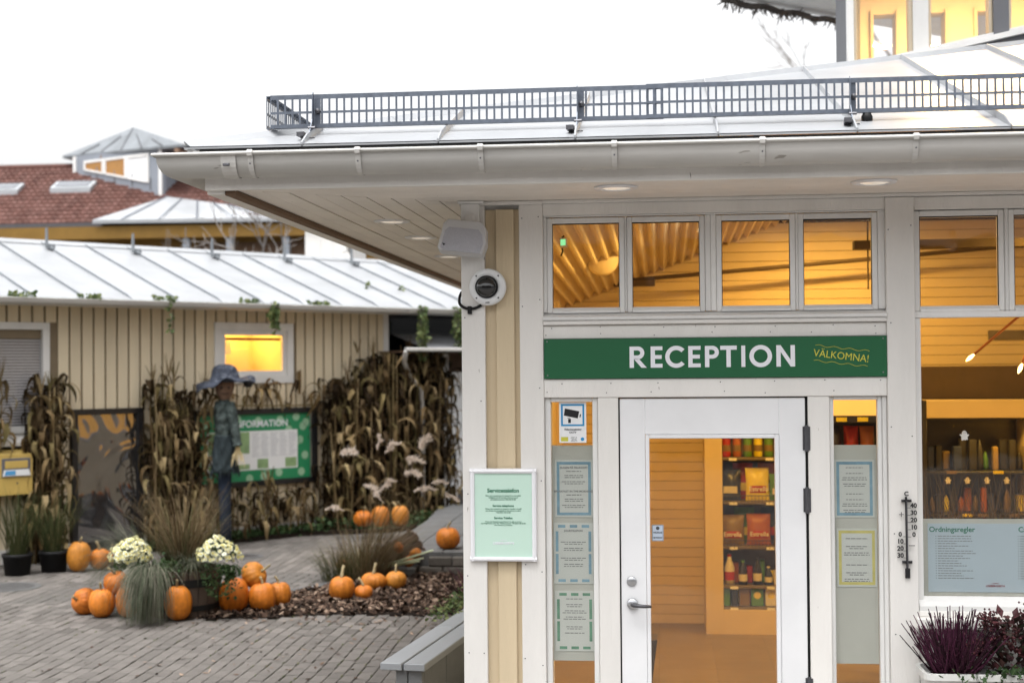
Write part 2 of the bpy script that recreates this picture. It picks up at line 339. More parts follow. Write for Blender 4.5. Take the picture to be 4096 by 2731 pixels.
# transom windows
def window(x0,x1,z0,z1,y=.03,fw=.028,fd=.02,name='window',m=W2,fwb=None):
    fwb = fw if fwb is None else fwb
    w = MB().box(x0-.002,x1+.002,y-.003,y+.003,z0-.002,z1+.002).build('window', GLASS, B); w.name = name
    bx('sash', m, w, x0-fw,x0,y-fd,y+.03,z0-fwb,z1+fw,.004); bx('sash', m, w, x1,x1+fw,y-fd,y+.03,z0-fwb,z1+fw,.004)
    bx('sash', m, w, x0,x1,y-fd,y+.03,z1,z1+fw,.004)
    MB().prism([(y-.005,z0),(y-fd-.006,z0-fwb*.6),(y-fd-.006,z0-fwb),(y+.03,z0-fwb),(y+.03,z0)],'x',x0,x1).build('sash', m, w)
    g = MB()                                    # dark glazing seal
    t = .0035
    g.box(x0,x0+t,y-.012,y-.004,z0,z1); g.box(x1-t,x1,y-.012,y-.004,z0,z1); g.box(x0+t,x1-t,y-.012,y-.004,z1-t*1.6,z1)
    g.build('glazing_seal', BLACKP, w); return w
TW = [(-.548,-.208),(-.143,.195),(.305,.643),(.710,1.045)]
for a,b in TW: window(a,b,2.525,2.953)
for a,b in ((-.594,-.5765),(-.1795,-.1715),(.2235,.2495),(.2505,.2765),(.6715,.6815),(1.0735,1.107)): board(a,b,.004,.06,2.4995,2.985,W2,'mullion')
board(-.594,1.107,.002,.06,2.985,2.9925,W2,'window_head')
# sidelights
def stile(x0,x1,y0,z0,z1,nm='door_frame'): return bx(nm, W2, B, x0,x1,y0,.06,z0,z1,.004)
stile(-.593,-.563,.008,0,2.068); stile(-.352,-.3245,.008,0,2.068); stile(-.563,-.352,.008,2.047,2.068); stile(-.563,-.352,.008,0,.1)
board(-.3235,-.2205,-.012,.05,0,2.068)
stile(.8265,.848,.012,0,2.068); stile(1.062,1.084,.012,0,2.068); stile(1.0845,1.106,.0,0,2.068); stile(.848,1.062,.012,2.049,2.068); stile(.848,1.062,.012,0,.1)
board(.7205,.826,-.012,.05,0,2.068)
for nm,a,b in (('left',-.563,-.352),('right',.848,1.062)):
    MB().box(a,b,.032,.038,.1,2.048).build('sidelight_pane', GLASS, B)
# right hand post and big window
board(1.107,1.245,-.028,.03,0,3.05)
board(1.245,2.6,-.012,.06,2.987,3.05)
for a,b in ((1.276,1.656),(1.731,2.11),(2.185,2.565)): window(a,b,2.511,2.955)
for a,b in ((1.685,1.702),(2.139,2.156),(2.5935,2.62)): board(a,b,.006,.06,2.4835,2.9865,W2,'mullion')
board(1.2455,2.62,.0,.06,2.452,2.4825,W2,'transom')
MB().box(1.276,2.60,.032,.038,1.078,2.451).build('shop_window_pane', GLASS, B)
stile(1.2455,1.2755,.006,1.0,2.4515,'window_frame')
MB().prism([(.03,1.078),(-.0,1.06),(-.012,1.035),(-.012,1.012),(.05,1.012),(.05,1.078)],'x',1.25,2.62).build('window_sash', W2, B)
board(1.246,2.62,-.02,.03,.985,1.011,W,'sill_trim')
MB().prism([(.03,.985),(-.055,.982),(-.062,.976),(-.062,.934),(.03,.934)],'x',1.232,2.62).build('window_sill', W, B)
board(1.2455,2.62,-.006,.03,0,.932,W,'wall_panel')
# door
D = root('door', (0,0,0)); D.parent = B
def dbx(n,x0,x1,y0,y1,z0,z1,m=WD,c=.003): return bx(n,m,D,x0,x1,y0,y1,z0,z1,c)
dbx('door_stile',-.213,-.086,.0,.045,.01,2.062); dbx('door_stile',.578,.707,.0,.045,.01,2.062)
dbx('door_rail',-.086,.578,.0,.045,1.881,2.062); dbx('door_rail',-.086,.578,.0,.045,.01,.30)
dbx('glazing_bead',-.085,-.066,-.008,.04,.301,1.880); dbx('glazing_bead',.556,.577,-.008,.04,.301,1.880)
dbx('glazing_bead',-.066,.556,-.008,.04,1.861,1.880); dbx('glazing_bead',-.066,.556,-.008,.04,.301,.32)
MB().box(-.066,.556,.018,.024,.32,1.861).build('door_pane', GLASS, D)
MB().box(-.2205,-.2135,.01,.05,0,2.068).box(.7075,.7205,.012,.05,0,2.068).box(-.2135,.7075,.012,.05,2.063,2.0685).build('door_gap', BLACKP, D)
for z0,z1 in ((1.795,1.925),(1.488,1.618),(.55,.68)):
    h = MB().cyl((.712,-.012,z0),(.712,-.012,z1),.0095,n=12).build('hinge', DSTEEL, D)
    MB().box(.694,.712,-.004,.0,z0+.006,z1-.006,.001).box(.7125,.730,-.016,-.0125,z0+.006,z1-.006,.001).build('hinge_leaf', DSTEEL, h)
hd = MB().lathe([(.0,-.016),(.024,-.016),(.028,-.011),(.028,0)],28,(-.158,0,1.033),'y').build('door_handle', STEEL, D, True)
MB().tube([(-.158,-.01,1.033),(-.158,-.048,1.034),(-.150,-.056,1.033),(-.10,-.058,1.029),(-.063,-.055,1.028)],[.010,.010,.011,.009,.007],12).build('lever', DSTEEL, hd, True)
MB().lathe([(.0,-.010),(.020,-.010),(.025,-.006),(.025,0)],28,(-.161,0,1.145),'y').build('door_lock', STEEL, D, True)
nl = MB(); rg = random.Random(12)
for xs_,zs_ in (((-.99,-.91),[.35+.42*i for i in range(7)]),((-.70,-.61),[.3+.45*i for i in range(7)]),((1.125,1.225),[.4+.5*i for i in range(6)])):
    for z in zs_:
        for x in xs_: 
            if rg.random() < .8: xx_, zz_ = x+rg.uniform(-.006,.006), z+rg.uniform(-.03,.03); MB().lathe([(0,-.0012),(.0032,-.0012),(.0032,.004)],8,(xx_,-.0285 if x > 1 else -.0225 if x < -.8 else -.0205,zz_),'y').build('nail_head', DSTEEL, B)
for x in [-.55+.27*i for i in range(7)]:
    for z in (2.385,2.418,2.09,2.145): MB().lathe([(0,-.001),(.0028,-.001),(.0028,.004)],8,(x+rg.uniform(-.06,.06),-.0165 if z < 2.2 else -.0125,z+rg.uniform(-.008,.008)),'y').build('nail_head', DSTEEL, B)
# ---- eaves
def poly_board(pts, z0, z1, m, parent, name='plank'): return MB().prism(pts,'z',z0,z1).build(name, m, parent)
sof = MB().box(-2.03,6,-.69,.0,3.098,3.105).box(-2.03,-1.0,.0,11.5,3.098,3.105).build('soffit', ROOFD, B)
n = 6; w = .69/n
for i in range(n):                              # front planks along x, mitred at the corner
    y0 = -.69+i*w; y1 = y0+w-.004
    xm = lambda y: -1.985+(y+.69)*(.985/.69)
    poly_board([(xm(y0),y0),(6,y0),(6,y1),(xm(y1),y1)], 3.07, 3.0975, SOF, sof)
n = 9; w = .985/n
for i in range(n):                              # side planks along y
    x0 = -1.985+i*w; x1 = x0+w-.008
    ym = lambda x: -.69+(x+1.985)*(.69/.985)
    poly_board([(x0,ym(x0)+.003),(x1,ym(x1)+.003),(x1,11.5),(x0,11.5)], 3.07+random.Random(i).uniform(-.002,.002), 3.0975, SOF, sof)
bx('fascia', W, B, -2.125,6,-.722,-.692,3.066,3.212,.003)
bx('fascia', W, B, -2.123,-2.04,-.6915,11.5,3.05,3.210,.003)
bx('fascia_fillet', BROWN, B, -2.038,-1.988,-.69,11.5,3.045,3.072,.003)
MB().box(-2.13,6,-.785,-.1,3.214,3.2495).box(-2.13,-1.2,-.1,11.5,3.214,3.2495).build('eaves_gap_shade', ROOFD, B)  # black board paints in the shade of the gap above the gutter
# roof
K = .32; EX, EY, EZ = -2.20, -.80, 3.262
rz = lambda y: EZ+K*(y-EY)
rf = MB().prism([(EX,EY),(6,EY),(6,EY+.03),(EX+.03,EY+.03)],'z',EZ-.004,EZ).build('roof', ROOFM, B)
seams = [-2.20,-1.64,-1.005,-.38,.26,.87,1.53,2.16,2.8,3.43]
def hipy(x): return min(EY+.75*(x-EX), 5.2)
for a,b in zip(seams, seams[1:]+[6.0]):
    a2 = a+.004; t = .012
    P = [(a2,EY),(b,EY),(b,hipy(b)),(a2,hipy(a2))]
    m = MB(); m.add([(x,y,rz(y)) for x,y in P]+[(x,y,rz(y)-t) for x,y in P], [(0,1,2,3),(7,6,5,4),(0,4,5,1),(1,5,6,2),(2,6,7,3),(3,7,4,0)])
    m.build('roof_sheet', ROOFM, rf)
for x in seams[1:]:
    m = MB(); ye = hipy(x)-.02
    for (yy,h) in ((EY+.0,.012),(EY+.10,.03),(ye,.03)):
        pass
    P = [(EY-.004,.010),(EY+.10,.032),(ye,.032)]
    vs = []
    for yy,h in P: vs += [(x-.006,yy,rz(yy)-.002),(x+.006,yy,rz(yy)-.002),(x+.004,yy,rz(yy)+h),(x-.004,yy,rz(yy)+h)]
    fs = [(0,1,2,3)]+[(i*4+k,i*4+(k+1)%4,i*4+4+(k+1)%4,i*4+4+k) for i in range(2) for k in range(4)]+[(11,10,9,8)]
    m.add(vs, fs).build('roof_seam', ROOFM, rf)
m = MB(); t = .012                               # side slope and hip cap
P = [(EX,EY+.004),(EX,11.5),(5.83,11.5),(5.83,5.2)]
lz = lambda x: EZ+.75*K*(x-EX)
m.add([(x,y,lz(x)) for x,y in P]+[(x,y,lz(x)-t) for x,y in P], [(0,3,2,1),(4,5,6,7),(0,1,5,4),(1,2,6,5),(2,3,7,6),(3,0,4,7)]).build('roof_sheet', ROOFM, rf)
h = MB()
for i in range(9):
    t0, t1 = i*.857, i*.857+.86; o = .055; up = .022
    p = lambda t,dx,dy,dz: (EX+t+dx, EY+.75*t+dy, EZ+.75*K*t+dz)
    h = MB().add([p(t0,o,0,-.02),p(t0,0,0,up+.006),p(t0,0,o,-.02),p(t1,o,0,-.022),p(t1,0,0,up+.004),p(t1,0,o,-.022)], [(0,1,4,3),(1,2,5,4),(0,2,1),(3,4,5),(0,3,5,2)])
    h.build('hip_cap', ROOFM, rf)
# gutter
prof = [(-.075,3.205)]
for i in range(13):
    a = PI*i/12; prof.append((-.072*math.cos(a), 3.20-.088*math.sin(a)))
prof += [(.074,3.213)]
for i in range(8):
    a = PI-2*PI*i/8*1.0; prof.append((.083+.009*math.cos(a), 3.214+.009*math.sin(a)))
def sweep(pr, path):
    m = MB(); vs = []; k = len(pr)
    for (x,y,ox,oy) in path: vs += [(x+ox*o, y+oy*o, z) for o,z in pr]
    fs = [(i*k+j,i*k+j+1,(i+1)*k+j+1,(i+1)*k+j) for i in range(len(path)-1) for j in range(k-1)]
    return m.add(vs, fs)
GP = [(6,-.80,0,-1),(-2.235,-.80,-1,-1),(-2.235,11.5,-1,0)]
gt = sweep(prof, GP).build('gutter', GUT, B, True)
for x in (-1.86,-1.36,-.80,-.20,.45,1.11,1.78):
    sp = [(o*1.04 if i>0 else o, z-.003) for i,(o,z) in enumerate(prof[:15])]+[(.094,3.20),(.098,3.216),(.09,3.228),(.06,3.226)]
    sweep(sp, [(x-.012,-.80,0,-1),(x+.012,-.80,0,-1)]).build('gutter_bracket', GUT, gt)
    MB().cyl((x,-.878,3.165),(x,-.884,3.165),.004,n=8).build('bracket_rivet', DSTEEL, gt)
sweep([(o*1.05, z-.004) for o,z in prof[:17]], [(-2.0,-.80,0,-1),(-1.93,-.80,0,-1)]).build('gutter_joint', GUT, gt)
MB().box(-1.985,-1.955,-.895,-.879,3.155,3.168,.002).build('joint_clip', DSTEEL, gt)

# ---- interior
I = root('interior', (0,0,0)); I.parent = B
fl = MB().box(-.88,5,.16,5.3,-.05,-.004).build('interior_floor', IBEAM, I)
rg = random.Random(4)
for iy in range(13):
    for ix in range(14): 
        x = -.88+ix*.42; y = .16+iy*.40
        MB().box(x,x+.4185,y,y+.3985,-.02,0,.0008).build('floor_tile', IFLOOR, fl)
bw = MB().box(-.88,5,5.22,5.35,0,3.5).build('back_wall', IBEAM, I)
for i in range(42):
    z = i*.082; bx('panel_board', IWALL, bw, -.88,5,5.2,5.22,z,z+.079,.003)
lw = MB().box(-.88,-.86,.16,5.2,0,3.3).build('left_wall', IWALL, I)
for y in (1.5,2.6,3.6,4.4): bx('wall_board', IWALL, lw, -.86,-.83,y,y+.1,0,3.4)
MB().box(5,5.1,.16,5.3,0,3.4).build('right_wall', IWALL, I)
cz = lambda x,y: min(2.957+.375*(x+.248)-.03*(y-5), 3.36+.30*y)
m = MB(); vs = []; fs = []
xs = []; x = -.86; k = 0
pat = (0,0,.042,.042)
stepx = (.010,.030,.010,.030)
while x < 4.9: xs.append((x, pat[k%4])); x += stepx[k%4]; k += 1
ys = [.17,.4,.8,1.2,1.6,2.0,2.6,3.2,4.0,5.2]
for x,o in xs:
    for y in ys: vs.append((x,y,cz(x,y)+o))
ny = len(ys)
for i in range(len(xs)-1):
    for j in range(ny-1): fs.append((i*ny+j,(i+1)*ny+j,(i+1)*ny+j+1,i*ny+j+1))
m.add(vs,fs).build('corrugated_ceiling', ICEIL, I)
MB().tube([(-.3,4.95,2.95),(-.05,4.95,2.97),(1.78,4.95,3.105),(3.5,4.95,3.24)],.018,8).build('ceiling_pipe', IBEAM, I)
bx('ceiling_beam', IBEAM, I, -.40,-.05,4.9,4.98,2.90,2.95)
MB().cyl((1.45,3.0,2.75),(1.45,3.0,3.75),.006,n=6).build('ceiling_wire', IBEAM, I)
bx('cable_tray', IBEAM, I, 1.35,4.5,2.95,3.05,3.03,3.09)
bx('dark_beam', IBEAM, I, 2.0,4.8,4.9,5.1,1.93,2.20,.005)
bx('vent_grille', ISHELF, I, 2.75,3.3,5.185,5.199,2.42,2.50)

# ---- roof tower
T = root('roof_tower', (0,0,0)); T.parent = B
plan = [(1.38,3.4),(4.6,3.4),(4.6,7.5),(1.98,7.5),(1.42,4.4)]
sill = lambda x: 4.405+.205*(x-1.38)
MB().prism([(1.38,3.9),(4.6,3.9),(4.6,sill(4.6)-.06),(1.38,sill(1.38)-.06)],'y',3.4,3.46).build('tower_apron', TOWG, T)
MB().prism([(1.375,sill(1.38)-.06),(4.6,sill(4.6)-.06),(4.6,sill(4.6)-.02),(1.375,sill(1.38)-.02)],'y',3.35,3.46).build('tower_sill', W2, T)
MB().add([(1.38,3.4,3.9),(1.42,4.4,3.9),(1.42,4.4,6.3),(1.38,3.4,6.3),(1.45,3.46,3.9),(1.49,4.4,3.9),(1.49,4.4,6.3),(1.45,3.46,6.3)],[(0,3,2,1),(4,5,6,7),(0,1,5,4),(3,7,6,2),(0,4,7,3),(1,2,6,5)]).build('tower_side_wall', TOWG, T)
MB().add([(1.42,4.4,3.9),(1.98,7.5,3.9),(1.98,7.5,6.3),(1.42,4.4,6.3),(1.49,4.4,3.9),(2.05,7.5,3.9),(2.05,7.5,6.3),(1.49,4.4,6.3)],[(0,3,2,1),(4,5,6,7),(0,1,5,4),(3,7,6,2),(0,4,7,3),(1,2,6,5)]).build('tower_side_wall', TOWG, T)
for a,b,mm in ((1.38,1.425,W2),(1.85,1.96,W2),(2.42,2.53,TOWG),(2.99,3.1,W2),(3.56,3.67,W2),(4.49,4.6,W2)):
    MB().prism([(a,sill(a)-.02),(b,sill(b)-.02),(b,6.2),(a,6.2)],'y',3.39,3.47).build('tower_post', mm, T)
for a,b in ((1.425,1.85),(1.96,2.42),(2.53,2.99),(3.1,3.56),(3.67,4.49)):
    g = MB().prism([(a,sill(a)-.02),(b,sill(b)-.02),(b,6.0),(a,6.0)],'y',3.42,3.425).build('tower_window', GLASS, T)
    for e in (a,b-.025): MB().prism([(e,sill(e)-.02),(e+.025,sill(e+.025)-.02),(e+.025,6.0),(e,6.0)],'y',3.426,3.53).build('window_reveal', IWALL, g)
    MB().prism([(a,sill(a)-.02),(b,sill(b)-.02),(b,sill(b)+.005),(a,sill(a)+.005)],'y',3.395,3.419).build('sash', W2, g)
bx('tower_head', TOWG, T, 1.38,4.6,3.4,3.5,6.0,6.2)
ti = MB()                                        # back wall with window openings
op = [(2.14,2.36),(2.62,2.84),(3.15,3.4),(3.7,4.2)]
xx = 1.98
for a,b in op: ti.box(xx,a,7.3,7.5,4.0,6.25); ti.box(a,b,7.3,7.5,4.0,4.98); ti.box(a,b,7.3,7.5,5.72,6.25); xx = b
ti.box(xx,4.6,7.3,7.5,4.0,6.25); ti.box(4.55,4.6,3.5,7.3,4.0,6.25)
ti.build('tower_inner_wall', ICEIL, T)
for a,b in op: MB().box(a,b,7.42,7.425,4.98,5.72).build('tower_window', GLASS, T); bx('window_frame', IWALL, T, a-.03,a,7.26,7.3,4.95,5.75); bx('window_frame', IWALL, T, b,b+.03,7.26,7.3,4.95,5.75)
MB().prism([(1.5,3.48),(4.55,3.48),(4.55,7.3),(1.98,7.3)],'z',6.19,6.2).build('tower_ceiling', ICEIL, T)
MB().prism([(.6,2.7),(5.4,2.7),(5.4,12.27),(.6,8.48)],'z',6.25,6.40).build('tower_roof', W2, T)
# small trim wall on the right part of the roof (dark fold below the tower sill)
def lamp_area(name, loc, sx, sy, power, parent, rot=(0,0,0), color=WARM):
    l = bpy.data.lights.new(name,'AREA'); l.shape = 'RECTANGLE'; l.size = sx; l.size_y = sy; l.energy = power; l.color = color
    o = bpy.data.objects.new(name, l); col.objects.link(o); o.parent = parent; o.location = loc; o.rotation_euler = rot; return o
# ================================================================ interior things
def tube_lamp(loc, L, label, power, rz=0.0, color=WARM):
    t = root('tube_lamp', loc, rz, label, 'lamp', 'tube lamps under the shop ceiling')
    MB().box(-L/2,L/2,-.05,.05,.02,.06,.006).build('housing', PLAST, t)
    MB().cyl((-L/2+.03,0,0),(L/2-.03,0,0),.016,n=10).build('tube', TUBE, t, True)
    lamp_area('tube_light', (0,0,-.03), L-.1, .08, power, t, color=color)
    return t
tube_lamp((.30,2.2,3.13), 1.1, 'lit tube lamp behind the second and third transom panes', 31, PI/2)
tube_lamp((2.9,2.4,3.35), 1.4, 'lit tube lamp high above the shop window', 33, PI/2)
tube_lamp((1.25,4.3,3.45), 1.2, 'lit tube lamp near the panelled back wall', 20)
tube_lamp((3.1,5.2,5.95), 1.6, 'lit tube lamp inside the roof tower', 190, 0, (1,.64,.24))
# exit sign, spotlight
t = root('exit_sign', (-.530,.62,2.915), .9, 'small lit green exit sign inside the first transom pane', 'sign')
MB().box(-.006,.006,-.022,.022,-.035,.02,.003).build('sign_body', PLAST, t); MB().box(.0061,.0075,-.018,.018,-.022,.012).box(-.0075,-.0061,-.018,.018,-.022,.012).build('sign_face', EXITG, t); MB().tube([(0,.0,.03),(.03,.05,.02),(.045,.05,-.05),(.01,.03,-.075)],.005,6).build('bracket', BLACKP, t)
t = root('ceiling_speaker', (-.41,2.9,2.98), 0, 'round pale spotlight on an arm inside the first transom pane', 'spotlight')
MB().lathe([(0,-.06),(.10,-.06),(.115,0),(.10,.06),(0,.06)],20,(0,0,0),'y').build('lamp_head', ICEIL, t, True); MB().tube([(0,.05,.05),(-.09,.1,.16),(-.14,.1,.3)],.014,6).build('arm', BLACKP, t)
# pendant wood post with tray
t = root('display_post', (1.60,3.2,0), 0, 'brown wooden post inside the shop behind the fourth transom pane', 'post')
MB().box(-.035,.035,-.035,.035,0,3.02,.006).build('shaft', mat('brown_wood',(.20,.09,.035),.5,.2,6), t); MB().box(-.05,.05,-.05,.05,3.02,3.05).build('cap', IBEAM, t)
# chandelier
t = root('chandelier', (2.36,1.7,3.3), 0, 'copper branch chandelier with lit candle bulbs behind the shop window', 'lamp')
MB().cyl((0,0,-.65),(0,0,.1),.008,n=8).build('rod', COPPER, t)
for e in ((-.50,.1,-1.10),(-.22,-.05,-1.16),(.3,.1,-1.1),(.1,-.25,-1.15),(-.05,.3,-1.12)):
    a = MB().tube([(0,0,-.62),(e[0]*.9,e[1]*.9,e[2]+.08)],.008,8).build('branch', COPPER, t)
    v = Vector((e[0]*.1,e[1]*.1,-.08))
    v = Vector((e[0]*.9,e[1]*.9,e[2]+.08+.62)).normalized(); q = Vector((e[0]*.9,e[1]*.9,e[2]+.08)); MB().tube([q+v*u for u in (0,.015,.03,.05,.065)],[.006,.010,.013,.009,.002],10).build('bulb', BULB, a, True)
# product shelf behind the door
S = root('product_shelf', (.345,4.72,0), 0, 'tall cream and grey product shelf seen through the door glass', 'shelf')
bx('end_panel', IWALL, S, 0,.145,0,.42,0,2.2); bx('back_panel', ISHELF, S, .145,1.5,.38,.42,.2,2.2); bx('plinth', IWALL, S, .145,1.5,.0,.42,0,.205)
bx('end_panel', IWALL, S, 1.5,1.55,0,.42,0,2.2)
for z in (.225,.40,.725,1.095,1.46,1.80): 
    b = bx('shelf_board', ISHELF, S, .147,1.498,.01,.38,z-.022,z)
    for k in range(4): bx('price_tag', WPAPER, b, .2+k*.3,.265+k*.3,.004,.0095,z-.026,z-.004,.0005)
for z in (.727,1.097):
    g = MB().box(.15,1.495,.0,.004,z+.045,z+.052)
    for k in range(46): g.box(.15+k*.029,.153+k*.029,.0,.003,z-.02,z+.047)
    g.build('wire_fence', DSTEEL, S)
def colm(n,c,r=.45): return mat(n,c,r,.12,20)
CR=colm('pack_red',(.42,.03,.02),.3); CY=colm('pack_yellow',(.80,.66,.04),.3); CK=colm('pack_dark',(.03,.03,.035),.3); CG=colm('pack_green',(.10,.26,.05),.4); CO=colm('pack_orange',(.38,.11,.02),.4); CW=colm('pack_white',(.7,.66,.55),.5); CP=colm('pack_gold',(.22,.15,.06),.4); CB=colm('pack_navy',(.03,.04,.10),.3)
def bag_mesh(w,h,d,m1,m2,seed):
    rg = random.Random(seed); n, k = 9, 7; vs = []; fs = []; b = MB(); b.cm = 0
    for side in (-1,1):
        for j in range(n+1):
            for i in range(k+1):
                u = i/k*2-1; v = j/n
                t = (1-u*u)**.6*(math.sin(PI*min(1,max(0,v)))**.5)*d*.5*(1+rg.uniform(-.2,.2))
                vs.append((u*w*.5*(1-.06*math.sin(PI*v)), side*t, v*h))
    q = (n+1)*(k+1)
    for s_ in range(2):
        for j in range(n):
            for i in range(k):
                a = s_*q+j*(k+1)+i; f = (a,a+1,a+k+2,a+k+1); b.cm = 1 if j in (2,3) and 1<=i<=5 else 0
                b.add([],[]); b.f.append(f if s_ == 0 else f[::-1]); b.mi.append(b.cm); b.rnd.append(.5)
    b.v = vs; return b.mesh('bag', [m1,m2], True)
sx0, sy0 = .345, 4.72
def bag(x,z,w,h,m1,m2,label,seed,brand=True,y=None):
    t = place('snack_bag', bag_mesh(w,h,.09,m1,m2,seed), None, (x, sy0+.10 if y is None else y, z), (R_(-6),0,R_(random.Random(seed).uniform(-7,7)))); tag(t,label,'snack bag','snack bags on the shop shelves')
    if brand: lettering('Estrella', h*.20, 0,-.052,h*.34, CW if m2 is not CW else CR, t, bold=.001, name='lettering')
bag(.56,1.098,.17,.26,CB,CW,'dark blue snack bag with white band on the shelf behind the door',1,False); bag(.785,1.098,.20,.27,CY,CR,'bright yellow snack bag on the shelf behind the door',2); bag(.96,1.098,.16,.22,CG,CW,'green snack bag beside the bright yellow bag',3,False)
bag(.575,.728,.19,.25,CP,CR,'gold and red snack bag by the cream shelf end',4); bag(.79,.728,.20,.26,CO,CR,'orange and red snack bag, second from the cream shelf end',5); bag(1.0,.728,.17,.16,CP,CO,'small gold snack bag low on the wire shelf',6,False)
def box_thing(nm,x,z,w,h,m,label,cat,grp,y=None,d=.07,dep=None):
    t = MB().box(-w/2,w/2,-d/2,d/2,0,h,.004).build(nm, m); t.location = (x, sy0+.09 if y is None else y, z); tag(t,label,cat,grp); return t
def can(x,z,r,h,m,label,grp='drink cans on the top shelf'):
    t = MB().lathe([(0,0),(r*.9,0),(r,.008),(r,h-.012),(r*.85,h),(0,h)],16).build('drink_can', m, None, True); t.location = (x, sy0+.09, z); tag(t,label,'can',grp)
    MB().lathe([(r*1.01,h*.3),(r*1.015,h*.32),(r*1.015,h*.62),(r*1.01,h*.64)],16).build('can_label', CP, t)
for k,(m,cn) in enumerate(((CR,'red can at the cream end of the top shelf'),(CO,'orange can second from the cream end'),(CG,'green can third from the cream end'),(CY,'yellow can fourth from the cream end'),(CG,'green can fifth from the cream end'),(CR,'red can at the far end of the top row'))):
    can(.53+k*.087,1.462,.036,.155,m,cn)
def bottle(x,z,r,h,m,cap,label):
    t = MB().lathe([(0,0),(r,0),(r,h*.55),(r*.45,h*.82),(r*.4,h*.92)],16).build('bottle', m, None, True); t.location = (x, sy0+.09, z); tag(t,label,'bottle','bottles on the lower shelf')
    MB().cyl((0,0,h*.92),(0,0,h),r*.45,n=12).build('bottle_cap', cap, t); MB().lathe([(r*1.015,h*.15),(r*1.02,h*.16),(r*1.02,h*.42),(r*1.015,h*.43)],16).build('bottle_label', CR if m is CW else CW, t)
bottle(.545,.402,.042,.25,CW,CR,'white bottle with red label by the cream shelf end'); bottle(.655,.402,.036,.20,CK,CG,'dark bottle with green cap next to the white bottle'); bottle(.775,.402,.036,.22,CK,CK,'black bottle with pale label on the lower shelf'); bottle(.865,.402,.032,.15,CB,CW,'small navy bottle on the lower shelf')
box_thing('jar_box',.945,.402,.07,.12,CW,'pale carton beside the navy bottle','carton','cartons on the shop shelves'); box_thing('jar_box',1.03,.402,.07,.15,CK,'dark carton beside the pale carton','carton','cartons on the shop shelves')
for k,(m,cn,w) in enumerate(((CG,'green carton at the cream end of the bottom row',.05),(CK,'dark carton second in the bottom row',.05),(CP,'brown carton third in the bottom row',.085),(CG,'green patterned carton in the bottom row',.10),(CW,'pale patterned carton in the bottom row',.10),(CY,'yellow carton at the far end of the bottom row',.05))):
    b = box_thing('food_carton',(.52,.585,.665,.77,.885,.975)[k],.227,w,.145,m,cn,'carton','cartons on the bottom shelf')
    if w > .09: MB().lathe([(.0,-.0365),(.03,-.0365),(.03,-.036)],10,(0,0,.09),'y').build('print', CY, b)
for k,(x,z,w,h,m,cn) in enumerate(((.60,1.645,.05,.13,CY,'yellow tin on the shelf above the cans'),)[:0]+((.60,.405,.045,.17,CO,'orange carton between the white and dark bottles'),(.715,.405,.045,.14,CR,'red carton between the two dark bottles'),(.82,.405,.04,.19,CG,'green carton behind the navy bottle'),(.905,.405,.04,.10,CY,'small yellow carton next to the navy bottle'),(.625,.23,.045,.11,CY,'yellow carton low between the dark and brown cartons'),(.715,.23,.04,.12,CR,'red carton low beside the brown carton'),(.83,.23,.035,.10,CO,'orange carton low between the patterned cartons'),(.94,.23,.035,.12,CB,'navy carton low beside the pale patterned carton'))):
    box_thing('food_carton',x,z,w,h,m,cn,'carton','cartons on the shop shelves',y=sy0+.19)
for k,(x,z,m,m2,cn) in enumerate(((.67,1.10,CR,CY,'red snack bag behind the dark blue and yellow bags'),(.88,1.10,CO,CW,'orange snack bag behind the bright yellow bag'),(.68,.73,CG,CY,'green snack bag behind the gold and orange bags'),(.90,.73,CB,CR,'navy snack bag behind the orange and red bag'))):
    bag(x,z,.17,.30,m,m2,cn,40+k,False,y=sy0+.22)
# dark basket near door
t = MB().prism([(-.1,0),(.02,0),(.06,.3),(-.1,.3)],'y',-.12,.12).build('waste_bin', CK); t.location = (-.11,3.0,.0); tag(t,'dark waste bin standing on the tiled floor behind the door','bin')
# shelf behind right sidelight
S2 = root('snack_rack', (1.12,2.6,0), 0, 'dark snack rack seen at the top of the narrow pane by the post', 'shelf')
bx('header', CK, S2, 0,.45,0,.3,1.83,1.877); bx('back_panel', CK, S2, 0,.45,.28,.3,.2,1.83); bx('light_box', LITWIN, S2, 0,.45,.02,.3,1.878,2.15)
for z in (1.55,1.2,.8,.4): bx('shelf_board', CK, S2, 0,.45,0,.28,z-.02,z)
for k in range(3): bx('price_tag', CY, S2, .05+k*.14,.12+k*.14,-.006,-.001,1.838,1.866,.0005)
for k,(m,cn) in enumerate(((CK,'black glossy bag hanging leftmost in the dark rack'),(CR,'red bag hanging second in the dark rack'),(CO,'orange bag hanging third in the dark rack'),(CB,'navy bag hanging fourth in the dark rack'))):
    bag(1.17+k*.11,1.555,.10,.25,m,CP,cn,20+k,False,y=2.70)
# display behind the shop window
S3 = root('display_cabinet', (2.1,4.45,0), 0, 'dark display cabinet with yellow valance behind the shop window', 'cabinet')
bx('valance', IWALL, S3, 0,2.5,-.02,.3,1.79,1.93); bx('back_panel', CK, S3, 0,2.5,.45,.5,.1,1.79); bx('side_panel', CK, S3, -.04,0,0,.5,0,1.93); bx('side_panel', IWALL, S3, .80,.86,-.03,.45,.1,1.79); bx('base', CK, S3, 0,2.5,0,.45,0,.9); bx('top_cover', CK, S3, 0,2.5,.0,.45,1.775,1.789)
for z in (1.02,1.36): bx('shelf_board', CK, S3, 0,2.5,.02,.45,z-.02,z)
for k in range(7):
    bx('price_tag', (CY if k%2 else CP), S3, .15+k*.12,.23+k*.12,.0,.004,1.005 if k%3 else 1.345,1.028 if k%3 else 1.368,.0005)
lamp_area('cabinet_fill_lamp', (1.2,.05,1.76), 1.9, .05, 8, S3, (R_(-25),0,0))  # added fill lamp under the valance, making the shelf goods visible
rg = random.Random(9)
